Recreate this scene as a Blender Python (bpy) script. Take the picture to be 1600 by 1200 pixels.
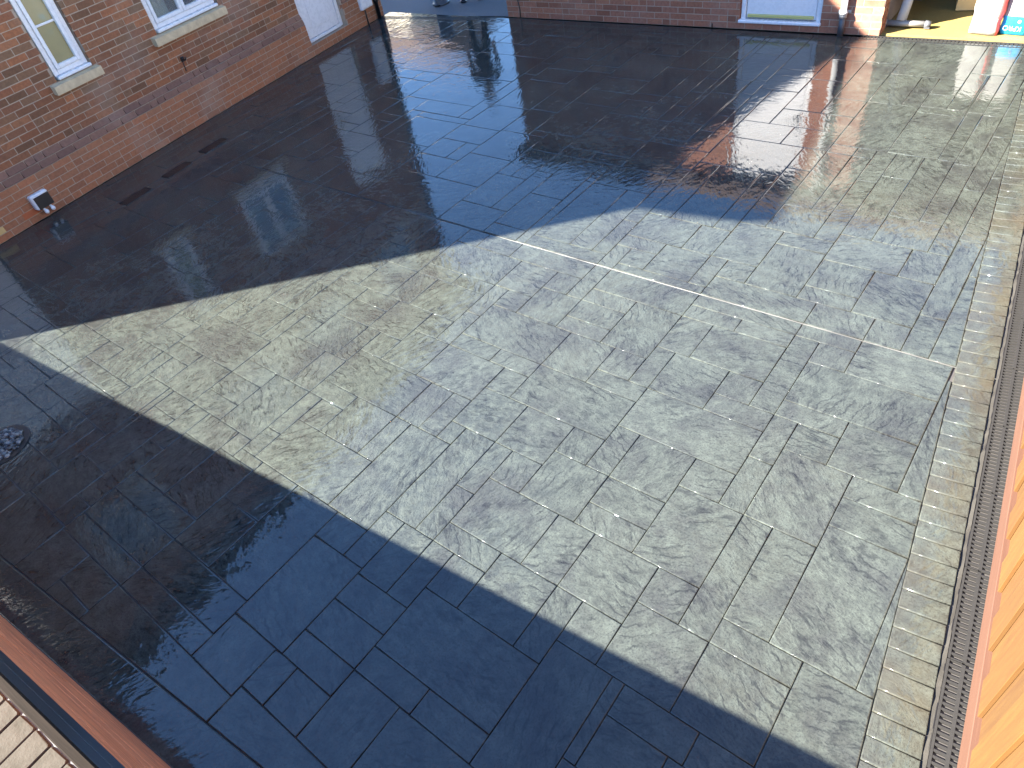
import bpy, bmesh, math, random
from mathutils import Vector, Matrix, noise
random.seed(11)
for o in list(bpy.data.objects): bpy.data.objects.remove(o)
SC = bpy.context.scene
COL = SC.collection
R = math.radians

# ------------------------------------------------------------------ camera
cam = bpy.data.cameras.new('camera')
cam.sensor_width = 36.0
cam.lens = 24.07
cam.clip_start = 0.05
cam.clip_end = 2000
camo = bpy.data.objects.new('camera', cam)
COL.objects.link(camo)
right = Vector((0.785045, 0.599792, -0.154771))
up = Vector((-0.333898, 0.620195, 0.709839))
back = Vector((0.521744, -0.505578, 0.687150))
m = Matrix((right, up, back)).transposed().to_4x4()
m.translation = (0, 0, 3.2)
camo.matrix_world = m
SC.camera = camo

# ------------------------------------------------------------------ sky, sun, exposure
SUN_EL = R(33)
world = bpy.data.worlds.new('World')
SC.world = world
world.use_nodes = True
wn = world.node_tree
wn.nodes.clear()
sky = wn.nodes.new('ShaderNodeTexSky')
sky.sky_type = 'NISHITA'
sky.sun_disc = False
sky.sun_elevation = SUN_EL
sky.sun_rotation = R(225)
sky.air_density = 1.0
sky.dust_density = 0.0
sky.ozone_density = 7.0
bg = wn.nodes.new('ShaderNodeBackground')
bg.inputs[1].default_value = 0.068
wo = wn.nodes.new('ShaderNodeOutputWorld')
wn.links.new(sky.outputs[0], bg.inputs[0])
wn.links.new(bg.outputs[0], wo.inputs[0])
sl = bpy.data.lights.new('sun', 'SUN')
sl.energy = 5.0
sl.angle = R(0.53)
sl.color = (1.0, 0.95, 0.87)
so = bpy.data.objects.new('sun', sl)
COL.objects.link(so)
so.location = (-10, -10, 12)
ld = Vector((math.cos(SUN_EL) * 0.7071, math.cos(SUN_EL) * 0.7071, -math.sin(SUN_EL)))
so.rotation_euler = ld.to_track_quat('-Z', 'Y').to_euler()
SC.view_settings.view_transform = 'Standard'
SC.view_settings.look = 'None'
SC.view_settings.gamma = 1
SC.view_settings.exposure = 3.5
SC.view_settings.use_curve_mapping = False
SC.render.engine = 'CYCLES'

# ------------------------------------------------------------------ material helpers
class NT:
    def __init__(s, name):
        s.m = bpy.data.materials.new(name); s.m.use_nodes = True
        s.t = s.m.node_tree; s.t.nodes.clear()
        s.out = s.n('ShaderNodeOutputMaterial'); s.p = s.n('ShaderNodeBsdfPrincipled')
        s.l(s.p.outputs[0], s.out.inputs[0])
    def n(s, k, **kw):
        x = s.t.nodes.new(k)
        for a, b in kw.items(): setattr(x, a, b)
        return x
    def l(s, a, b): s.t.links.new(a, b)
    def set(s, node, **kw):
        for a, b in kw.items(): node.inputs[a.replace('_', ' ')].default_value = b
    def math(s, op, a, b=None, c=None):
        x = s.n('ShaderNodeMath', operation=op)
        for i, v in enumerate((a, b, c)):
            if v is None: continue
            if isinstance(v, (int, float)): x.inputs[i].default_value = v
            else: s.l(v, x.inputs[i])
        return x.outputs[0]
    def noise(s, vec, scale, detail=4, rough=0.55, dist=0.0):
        x = s.n('ShaderNodeTexNoise')
        s.set(x, Scale=scale, Detail=detail, Roughness=rough, Distortion=dist)
        if vec is not None: s.l(vec, x.inputs['Vector'])
        return x.outputs['Fac']
    def mapping(s, vec, scale=(1, 1, 1), rot=(0, 0, 0)):
        x = s.n('ShaderNodeMapping'); x.inputs['Scale'].default_value = scale; x.inputs['Rotation'].default_value = rot
        s.l(vec, x.inputs['Vector']); return x.outputs[0]
    def ramp(s, fac, stops):
        x = s.n('ShaderNodeValToRGB'); e = x.color_ramp.elements
        while len(e) < len(stops): e.new(0.5)
        for i, (p, c) in enumerate(stops):
            e[i].position = p; e[i].color = (*c, 1) if len(c) == 3 else c
        s.l(fac, x.inputs[0]); return x.outputs[0]
    def rampv(s, fac, a, b, va=0.0, vb=1.0):
        x = s.n('ShaderNodeMapRange'); x.clamp = True
        for i, v in enumerate((a, b, va, vb)): x.inputs[i + 1].default_value = v
        s.l(fac, x.inputs[0]); return x.outputs[0]
    def mix(s, fac, a, b, mode='MIX'):
        x = s.n('ShaderNodeMix', data_type='RGBA', blend_type=mode)
        for k, v in ((0, fac), (6, a), (7, b)):
            if isinstance(v, (int, float)): x.inputs[k].default_value = v
            elif isinstance(v, tuple): x.inputs[k].default_value = (*v, 1)
            else: s.l(v, x.inputs[k])
        return x.outputs[2]
    def pos(s): return s.n('ShaderNodeNewGeometry').outputs['Position']
    def objc(s): return s.n('ShaderNodeTexCoord').outputs['Object']
    def rnd(s):
        a = s.n('ShaderNodeObjectInfo').outputs['Random']; b = s.n('ShaderNodeNewGeometry').outputs['Random Per Island']
        return s.math('FRACT', s.math('ADD', a, b))
    def bump(s, h, strength, dist, prev=None):
        x = s.n('ShaderNodeBump'); x.inputs['Strength'].default_value = strength; x.inputs['Distance'].default_value = dist
        s.l(h, x.inputs['Height'])
        if prev is not None: s.l(prev, x.inputs['Normal'])
        return x.outputs[0]
    def fin(s, col=None, rough=None, normal=None, **kw):
        for k, v in (('Base Color', col), ('Roughness', rough), ('Normal', normal)):
            if v is None: continue
            if isinstance(v, (int, float)): s.p.inputs[k].default_value = v
            elif isinstance(v, tuple): s.p.inputs[k].default_value = (*v, 1)
            else: s.l(v, s.p.inputs[k])
        for k, v in kw.items():
            s.p.inputs[k.replace('_', ' ')].default_value = v
        return s.m

def plain(name, col, rough=0.5, var=0.12, scale=9.0, bump=0.15, **kw):
    t = NT(name); p = t.pos(); f = t.noise(p, scale, 5, 0.6)
    lo = tuple(c * (1 - var) for c in col); hi = tuple(min(1, c * (1 + var)) for c in col)
    c = t.mix(f, lo, hi)
    f2 = t.noise(p, scale * 7, 3, 0.6)
    return t.fin(c, t.rampv(f2, 0.3, 0.7, rough * 0.85, min(1, rough * 1.15)), t.bump(f2, bump, 0.002), **kw)

def slate_material(name, tan=0.0, plainness=0.0):
    t = NT(name); pos = t.pos(); rnd = t.rnd()
    off = t.n('ShaderNodeCombineXYZ'); t.l(t.math('MULTIPLY', rnd, 37.0), off.inputs[0]); t.l(t.math('MULTIPLY', rnd, 91.0), off.inputs[1])
    add = t.n('ShaderNodeVectorMath', operation='ADD'); t.l(pos, add.inputs[0]); t.l(off.outputs[0], add.inputs[1])
    rot = t.n('ShaderNodeVectorRotate', rotation_type='Z_AXIS'); t.l(add.outputs[0], rot.inputs['Vector'])
    t.l(t.math('MULTIPLY', rnd, 23.0), rot.inputs['Angle'])
    v = rot.outputs[0]
    rip = t.noise(t.mapping(v, (1.8, 3.8, 1)), 6.5, 9, 0.72, 0.9)          # slate ripples, one direction per slab
    rip2 = t.noise(t.mapping(v, (1.0, 2.2, 1)), 34, 6, 0.7, 0.5)
    und = t.noise(pos, 3.2, 2, 0.5)
    fine = t.noise(pos, 150, 4, 0.7)
    patch = t.noise(pos, 2.2, 6, 0.66, 0.3)
    mott = t.noise(pos, 13, 8, 0.72, 0.2)
    big = t.noise(pos, 0.42, 3, 0.5)
    # colours: pale slate green-grey ground with darker violet-grey release colour settled in the ripples
    pm = t.noise(add.outputs[0], 3.5, 3, 0.6)
    dark = t.math('MULTIPLY', t.rampv(rip, 0.47, 0.62), t.rampv(pm, 0.40, 0.60, 0.10, 1.0))
    dark2 = t.math('MULTIPLY', t.rampv(rip2, 0.50, 0.66), t.rampv(patch, 0.40, 0.62, 0.35, 1.0))
    wv = t.n('ShaderNodeTexWave', wave_type='BANDS', bands_direction='Y', wave_profile='SIN')
    t.set(wv, Scale=5.5, Distortion=9.0, Detail=4.0); wv.inputs['Detail Scale'].default_value = 0.9; wv.inputs['Detail Roughness'].default_value = 0.62; t.l(v, wv.inputs['Vector'])
    lines = t.math('MULTIPLY', t.rampv(wv.outputs['Fac'], 0.86, 0.99), t.rampv(t.noise(add.outputs[0], 4.2, 4, 0.65), 0.48, 0.60))
    grain = t.noise(pos, 95, 5, 0.75)
    light = t.mix(t.rampv(big, 0.38, 0.62), SL_A, SL_B)
    light = t.mix(t.rampv(mott, 0.40, 0.64), light, SL_C)
    c = t.mix(t.math('MULTIPLY', t.rampv(patch, 0.47, 0.63), 0.55), light, SL_E)
    c = t.mix(t.math('MULTIPLY', dark, 0.68 - plainness), c, SL_D)
    c = t.mix(t.math('MULTIPLY', dark2, 0.60 - plainness * 0.7), c, SL_D)
    c = t.mix(t.math('MULTIPLY', lines, 0.55 - plainness), c, SL_D)
    c = t.mix(t.math('MULTIPLY', t.rampv(grain, 0.51, 0.64), 0.60), c, SL_D)
    val = t.n('ShaderNodeHueSaturation'); t.l(c, val.inputs['Color']); t.l(t.rampv(rnd, 0, 1, 0.94, 1.06), val.inputs['Value'])
    c = val.outputs[0]
    if tan:
        st = t.math('MULTIPLY', t.rampv(t.noise(pos, 1.7, 5, 0.65), 0.40, 0.66), tan)
        c = t.mix(st, c, (0.050, 0.039, 0.022))
    n = t.bump(und, 0.35, 0.012)
    n = t.bump(rip, 0.6 - plainness * 0.4, 0.009, n)
    n = t.bump(rip2, 0.6 - plainness * 0.3, 0.0030, n)
    n = t.bump(t.math('SUBTRACT', 1.0, lines), 0.35, 0.003, n)
    n = t.bump(grain, 0.4, 0.0012, n)
    wav = t.noise(t.mapping(v, (1.0, 2.4, 1)), 9, 1.5, 0.5, 0.6)
    wav2 = t.noise(t.mapping(v, (1.0, 2.0, 1)), 26, 1.5, 0.5, 0.5)
    k = t.bump(und, 0.30, 0.010)
    k = t.bump(wav, 0.5 - plainness * 0.2, 0.0029, k)
    k = t.bump(wav2, 0.5 - plainness * 0.2, 0.00085, k)
    t.l(k, t.p.inputs['Coat Normal'])
    return t.fin(c, 0.55, n, Coat_Weight=1.0, Coat_Roughness=0.045, Coat_IOR=1.48, Specular_IOR_Level=0.0)

SL_A = (0.0454, 0.0483, 0.0391); SL_B = (0.0356, 0.0412, 0.0384); SL_C = (0.0591, 0.0670, 0.0568); SL_D = (0.0082, 0.0082, 0.0082); SL_E = (0.0248, 0.0242, 0.0247)
M = {}
M['slab'] = slate_material('stamped_slate_concrete')
M['edge'] = slate_material('stamped_border_concrete', tan=0.5, plainness=0.3)
M['gap'] = plain('groove_bottom', (0.045, 0.04, 0.036), 0.6)
M['mortar_edge'] = plain('rough_mortar', (0.0215, 0.0187, 0.0140), 0.9, 0.45, 25, 0.8)

def brick_material(name, stops, dirt):
    t = NT(name); pos = t.pos(); r = t.rnd()
    c = t.ramp(r, stops)
    f = t.noise(pos, 34, 5, 0.65); g = t.noise(pos, 160, 3, 0.6)
    c = t.mix(t.rampv(f, 0.3, 0.75, 0.0, 0.55), c, tuple(x * 0.45 for x in stops[0][1]))
    c = t.mix(t.rampv(t.noise(pos, 1.3, 4, 0.6), 0.5, 0.75, 0, dirt), c, (0.30, 0.25, 0.20))
    n = t.bump(f, 0.4, 0.004); n = t.bump(g, 0.4, 0.0015, n)
    return t.fin(c, 0.85, n, Specular_IOR_Level=0.25)
M['brick'] = brick_material('facing_brick', [(0.0, (0.148, 0.072, 0.037)), (0.25, (0.266, 0.097, 0.044)), (0.45, (0.214, 0.094, 0.049)), (0.6, (0.311, 0.115, 0.049)), (0.75, (0.185, 0.103, 0.056)), (1.0, (0.347, 0.134, 0.058))], 0.35)
M['brick_low'] = brick_material('plinth_brick', [(0.0, (0.2464, 0.1044, 0.0549)), (0.4, (0.3452, 0.1369, 0.0636)), (0.7, (0.2953, 0.1415, 0.0773)), (1.0, (0.3774, 0.1450, 0.0673))], 0.55)
M['brick_purple'] = brick_material('plinth_capping_brick', [(0.0, (0.1610, 0.0825, 0.0567)), (0.5, (0.2300, 0.1166, 0.0756)), (1.0, (0.1955, 0.1034, 0.0704))], 0.4)
M['brick_garage'] = brick_material('garage_brick', [(0.0, (0.1872, 0.0744, 0.0442)), (0.35, (0.3312, 0.1333, 0.0754)), (0.7, (0.2880, 0.1240, 0.0780)), (1.0, (0.3744, 0.1550, 0.0858))], 0.3)
M['mortar'] = plain('pale_mortar', (0.306, 0.235, 0.169), 0.95, 0.2, 20, 0.5)
M['airbrick'] = plain('terracotta', (0.385, 0.112, 0.042), 0.8)
M['upvc'] = plain('white_upvc', (0.6127, 0.6011, 0.5924), 0.28, 0.02, 3, 0.02)
M['stone'] = plain('weathered_stone_sill', (0.4485, 0.3430, 0.2056), 0.9, 0.4, 14, 0.5)
M['black'] = plain('black_plastic', (0.007, 0.007, 0.008), 0.4, 0.2, 20, 0.1)
M['dgrey'] = plain('dark_grey_plastic', (0.06, 0.062, 0.066), 0.5)
M['grey'] = plain('grey_plastic', (0.34, 0.34, 0.33), 0.45)
M['grate'] = plain('dusty_plastic_grate', (0.0096, 0.0086, 0.0071), 0.7, 0.3, 30, 0.3)
M['iron'] = plain('dark_iron_cover', (0.013, 0.013, 0.014), 0.3, 0.2, 60, 0.3)
M['whitebag'] = plain('white_paper_bag', (0.2454, 0.2364, 0.2207), 0.7, 0.06, 12, 0.5)
M['redstripe'] = plain('red_stripe', (0.62, 0.10, 0.09), 0.6)
M['bluebag'] = plain('blue_print', (0.01, 0.30, 0.62), 0.45)
M['card'] = plain('brown_cardboard', (0.52, 0.36, 0.15), 0.85)
M['cream'] = plain('cream_render', (0.74, 0.66, 0.50), 0.9, 0.1, 2)
M['roof'] = plain('roof_tiles', (0.10, 0.065, 0.05), 0.85, 0.3, 12, 0.6)
M['lip'] = plain('joint_glint_strip', (0.0315, 0.0307, 0.0269), 0.6, 0.25, 30, 0.3)
M['tar'] = plain('tarmac', (0.084, 0.087, 0.093), 0.85, 0.25, 40, 0.6)
M['soil'] = plain('ground_soil', (0.0350, 0.0315, 0.0245), 0.95, 0.3, 5, 0.6)
M['pvcfloor'] = plain('yellow_garage_floor', (0.1981, 0.1475, 0.0466), 0.55, 0.1, 6, 0.1)
M['inner'] = plain('garage_inner_wall', (0.22, 0.19, 0.17), 0.9)
M['skin'] = plain('skin', (0.45, 0.26, 0.19), 0.55, 0.06)
M['cloth'] = plain('dark_cloth', (0.015, 0.016, 0.020), 0.9)
M['cloth2'] = plain('charcoal_trousers', (0.021, 0.021, 0.024), 0.9)
M['hair'] = plain('brown_hair', (0.035, 0.02, 0.012), 0.7)
M['silver'] = plain('pale_metal_tube', (0.1903, 0.1841, 0.1685), 0.35, 0.05)
M['yellow'] = plain('pale_yellow_strip', (0.4187, 0.3857, 0.1264), 0.5)

def wood(name, a, b, rough=0.7, axis=2, coat=0.0):
    t = NT(name); o = t.objc(); sc = [26, 26, 26]; sc[axis] = 1.6
    rv = t.rnd(); off = t.n('ShaderNodeCombineXYZ'); t.l(t.math('MULTIPLY', rv, 50), off.inputs[0]); t.l(t.math('MULTIPLY', rv, 31), off.inputs[1]); t.l(t.math('MULTIPLY', rv, 13), off.inputs[2])
    ad = t.n('ShaderNodeVectorMath', operation='ADD'); t.l(o, ad.inputs[0]); t.l(off.outputs[0], ad.inputs[1])
    f = t.noise(t.mapping(ad.outputs[0], tuple(sc)), 1.6, 6, 0.65, 0.7)
    c = t.mix(t.rampv(f, 0.3, 0.72), a, b)
    h = t.n('ShaderNodeHueSaturation'); t.l(c, h.inputs['Color']); t.l(t.rampv(rv, 0, 1, 0.85, 1.12), h.inputs['Value'])
    return t.fin(h.outputs[0], rough, t.bump(f, 0.4, 0.003), Coat_Weight=coat, Coat_Roughness=0.2)
M['pine'] = wood('golden_pine_board', (0.0660, 0.0253, 0.0023), (0.0895, 0.0419, 0.0053))
M['gravelboard'] = wood('pinkish_gravel_board', (0.0630, 0.0246, 0.0123), (0.0776, 0.0332, 0.0169), axis=1)
M['redwood'] = wood('red_brown_stained_board', (0.3444, 0.0931, 0.0331), (0.7896, 0.2575, 0.0965), axis=0)
M['bluewood'] = wood('blue_black_painted_board', (0.011, 0.018, 0.028), (0.021, 0.034, 0.050), 0.4, axis=0, coat=0.4)
M['brownwood'] = wood('brown_capping', (0.0090, 0.0068, 0.0050), (0.0180, 0.0130, 0.0095), 0.9, axis=0)
M['brownwood'].node_tree.nodes['Principled BSDF'].inputs['Specular IOR Level'].default_value = 0.05
M['post'] = wood('fence_post', (0.30, 0.17, 0.08), (0.45, 0.27, 0.12))

def glass_mat(name, col, rough=0.04, obscure=0.0):
    t = NT(name); f = t.noise(t.pos(), 70, 3, 0.6)
    n = t.bump(f, obscure, 0.004) if obscure else None
    return t.fin(col, rough, n, Specular_IOR_Level=0.5, Coat_Weight=0.6, Coat_Roughness=0.02)
M['glass'] = glass_mat('dark_window_glass', (0.85, 0.9, 0.9), 0.0)
M['glass'].node_tree.nodes['Principled BSDF'].inputs['Transmission Weight'].default_value = 0.92
M['obscure'] = glass_mat('amber_obscured_glass', (0.21, 0.185, 0.085), 0.25, 0.5)
M['curtain'] = plain('grey_green_curtain', (0.30, 0.32, 0.27), 0.9)
def setts_mat():
    t = NT('cream_sett_stone'); p = t.pos(); f = t.noise(p, 9, 6, 0.65); g = t.noise(p, 60, 4, 0.6)
    c = t.mix(t.rampv(f, 0.3, 0.7), (0.0330, 0.0300, 0.0228), (0.0500, 0.0455, 0.0365))
    c = t.mix(t.rampv(g, 0.55, 0.75, 0, 0.5), c, (0.022, 0.018, 0.013))
    return t.fin(c, 0.9, t.bump(g, 0.6, 0.004, t.bump(f, 0.5, 0.012)), Specular_IOR_Level=0.1)
M['sett'] = setts_mat()
def pebble_mat():
    t = NT('dark_pebbles'); r = t.rnd()
    c = t.ramp(r, [(0, (0.02, 0.022, 0.024)), (0.6, (0.06, 0.065, 0.065)), (1, (0.22, 0.22, 0.2))])
    return t.fin(c, 0.3)
M['pebble'] = pebble_mat()

# ------------------------------------------------------------------ mesh helpers
def tag(o, label=None, cat=None, group=None, kind=None):
    for k, v in (('label', label), ('category', cat), ('group', group), ('kind', kind)):
        if v: o[k] = v
    return o
def empty(name, loc=(0, 0, 0), rz=0.0):
    o = bpy.data.objects.new(name, None); COL.objects.link(o)
    o.empty_display_size = 0.2; o.location = loc; o.rotation_euler = (0, 0, rz); return o
def link(name, me, mat=None, parent=None, loc=None, rot=None):
    o = bpy.data.objects.new(name, me); COL.objects.link(o)
    if mat is not None and not me.materials: me.materials.append(M[mat] if isinstance(mat, str) else mat)
    if parent is not None: o.parent = parent
    if loc is not None: o.location = loc
    if rot is not None: o.rotation_euler = rot
    return o
class MB:
    def __init__(s): s.v = []; s.f = []; s.sm = []
    def add(s, vs, fs, smooth=False):
        b = len(s.v); s.v += [tuple(p) for p in vs]; s.f += [tuple(i + b for i in f) for f in fs]; s.sm += [smooth] * len(fs); return s
    def box(s, x0, x1, y0, y1, z0, z1, T=None):
        vs = [Vector((x, y, z)) for z in (z0, z1) for y in (y0, y1) for x in (x0, x1)]
        if T is not None: vs = [T @ p for p in vs]
        return s.add(vs, [(0, 2, 3, 1), (4, 5, 7, 6), (0, 1, 5, 4), (2, 6, 7, 3), (0, 4, 6, 2), (1, 3, 7, 5)])
    def bbox(s, x0, x1, y0, y1, z0, z1, b=0.004, T=None):
        """box with chamfered edges"""
        b = min(b, (x1 - x0) * .45, (y1 - y0) * .45, (z1 - z0) * .45)
        bm = bmesh.new(); bmesh.ops.create_cube(bm, size=1)
        for v in bm.verts: v.co = Vector(((x0 + x1) / 2 + v.co.x * (x1 - x0), (y0 + y1) / 2 + v.co.y * (y1 - y0), (z0 + z1) / 2 + v.co.z * (z1 - z0)))
        bmesh.ops.bevel(bm, geom=list(bm.edges), offset=b, segments=1, affect='EDGES', profile=0.5)
        bm.verts.index_update()
        vs = [v.co.copy() for v in bm.verts]
        if T is not None: vs = [T @ p for p in vs]
        s.add(vs, [[v.index for v in f.verts] for f in bm.faces]); bm.free(); return s
    def tube(s, pts, rad, seg=10, cap=True):
        pts = [Vector(p) for p in pts]; n = len(pts); rads = rad if isinstance(rad, (list, tuple)) else [rad] * n
        vs = []; up_ = None
        for i in range(n):
            d = (pts[min(i + 1, n - 1)] - pts[max(i - 1, 0)]).normalized()
            a = Vector((0, 0, 1)) if abs(d.z) < 0.9 else Vector((1, 0, 0))
            if up_ is not None: a = up_
            u = (a - d * a.dot(d)).normalized(); w = d.cross(u); up_ = u
            for k in range(seg):
                t = 2 * math.pi * k / seg; vs.append(pts[i] + (u * math.cos(t) + w * math.sin(t)) * rads[i])
        fs = [(i * seg + k, i * seg + (k + 1) % seg, (i + 1) * seg + (k + 1) % seg, (i + 1) * seg + k) for i in range(n - 1) for k in range(seg)]
        s.add(vs, fs, True)
        if cap:
            b = len(s.v) - n * seg
            s.f += [tuple(b + k for k in reversed(range(seg))), tuple(b + (n - 1) * seg + k for k in range(seg))]; s.sm += [False, False]
        return s
    def blob(s, c, r, sx=1, sy=1, sz=1, seg=10, rings=6):
        vs = [(c[0], c[1], c[2] - r * sz)]
        for i in range(1, rings):
            t = math.pi * i / rings
            for k in range(seg):
                a = 2 * math.pi * k / seg; vs.append((c[0] + r * sx * math.sin(t) * math.cos(a), c[1] + r * sy * math.sin(t) * math.sin(a), c[2] - r * sz * math.cos(t)))
        vs.append((c[0], c[1], c[2] + r * sz)); L = len(vs) - 1
        fs = [(0, 1 + (k + 1) % seg, 1 + k) for k in range(seg)]
        fs += [(1 + i * seg + k, 1 + i * seg + (k + 1) % seg, 1 + (i + 1) * seg + (k + 1) % seg, 1 + (i + 1) * seg + k) for i in range(rings - 2) for k in range(seg)]
        fs += [(L, 1 + (rings - 2) * seg + k, 1 + (rings - 2) * seg + (k + 1) % seg) for k in range(seg)]
        return s.add(vs, fs, True)
    def mesh(s, name='mesh'):
        me = bpy.data.meshes.new(name); me.from_pydata(s.v, [], s.f); me.polygons.foreach_set('use_smooth', s.sm); me.update(); return me
    def build(s, name, mat, parent=None, loc=None, rot=None): return link(name, s.mesh(name), mat, parent, loc, rot)
def box(name, mat, parent, *a, b=None):
    mb = MB()
    mb.bbox(*a, b=b) if b else mb.box(*a)
    return mb.build(name, mat, parent)

# ================================================================== the setting
g = MB(); g.add([(-400, -400, -0.04), (400, -400, -0.04), (400, 400, -0.04), (-400, 400, -0.04)], [(0, 1, 2, 3)])
tag(g.build('ground', 'soil'), kind='structure')
g = MB(); g.add([(-60, 8.30, -0.006), (-9.80, 8.46, -0.006), (-7.37, 8.78, -0.006), (-7.37, 24, -0.006), (-60, 24, -0.006)], [(0, 1, 2, 3, 4)])
tag(g.build('road', 'tar'), kind='structure')

def inset(P, d):
    """shrink a convex polygon (counter-clockwise) by d"""
    n = len(P); out = []
    for i in range(n):
        a, b, c = P[i - 1], P[i], P[(i + 1) % n]
        e1 = (b[0] - a[0], b[1] - a[1]); e2 = (c[0] - b[0], c[1] - b[1])
        l1 = math.hypot(*e1) or 1e-9; l2 = math.hypot(*e2) or 1e-9
        n1 = (-e1[1] / l1, e1[0] / l1); n2 = (-e2[1] / l2, e2[0] / l2)
        k = 1 + n1[0] * n2[0] + n1[1] * n2[1]
        k = max(k, 0.3)
        out.append((b[0] + (n1[0] + n2[0]) * d / k, b[1] + (n1[1] + n2[1]) * d / k))
    return out
PROF = ((0.0, -0.008), (0.0006, -0.0030), (0.0022, -0.0009), (0.0046, 0.0), (0.0080, 0.0))
def slab_into(mb, P, dz=0.0, joint=0.0014, org=(0, 0)):
    P = inset(P, joint); n = len(P); vs = []
    for d, z in PROF:
        for x, y in inset(P, d): vs.append((x - org[0], y - org[1], z + dz))
    L = len(PROF)
    fs = [(i * n + k, i * n + (k + 1) % n, (i + 1) * n + (k + 1) % n, (i + 1) * n + k) for i in range(L - 1) for k in range(n)]
    fs.append(tuple((L - 1) * n + k for k in range(n)))
    mb.add(vs, fs, True)

drive = MB()
drive.add([(0.6, -0.9, -0.011), (0.2, 8.95, -0.011), (-7.2, 8.75, -0.011), (-9.84, 8.42, -0.011), (-8.42, -1.2, -0.011)], [(0, 1, 2, 3, 4)])
driveway = tag(drive.build('driveway', 'gap'), kind='structure')

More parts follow.
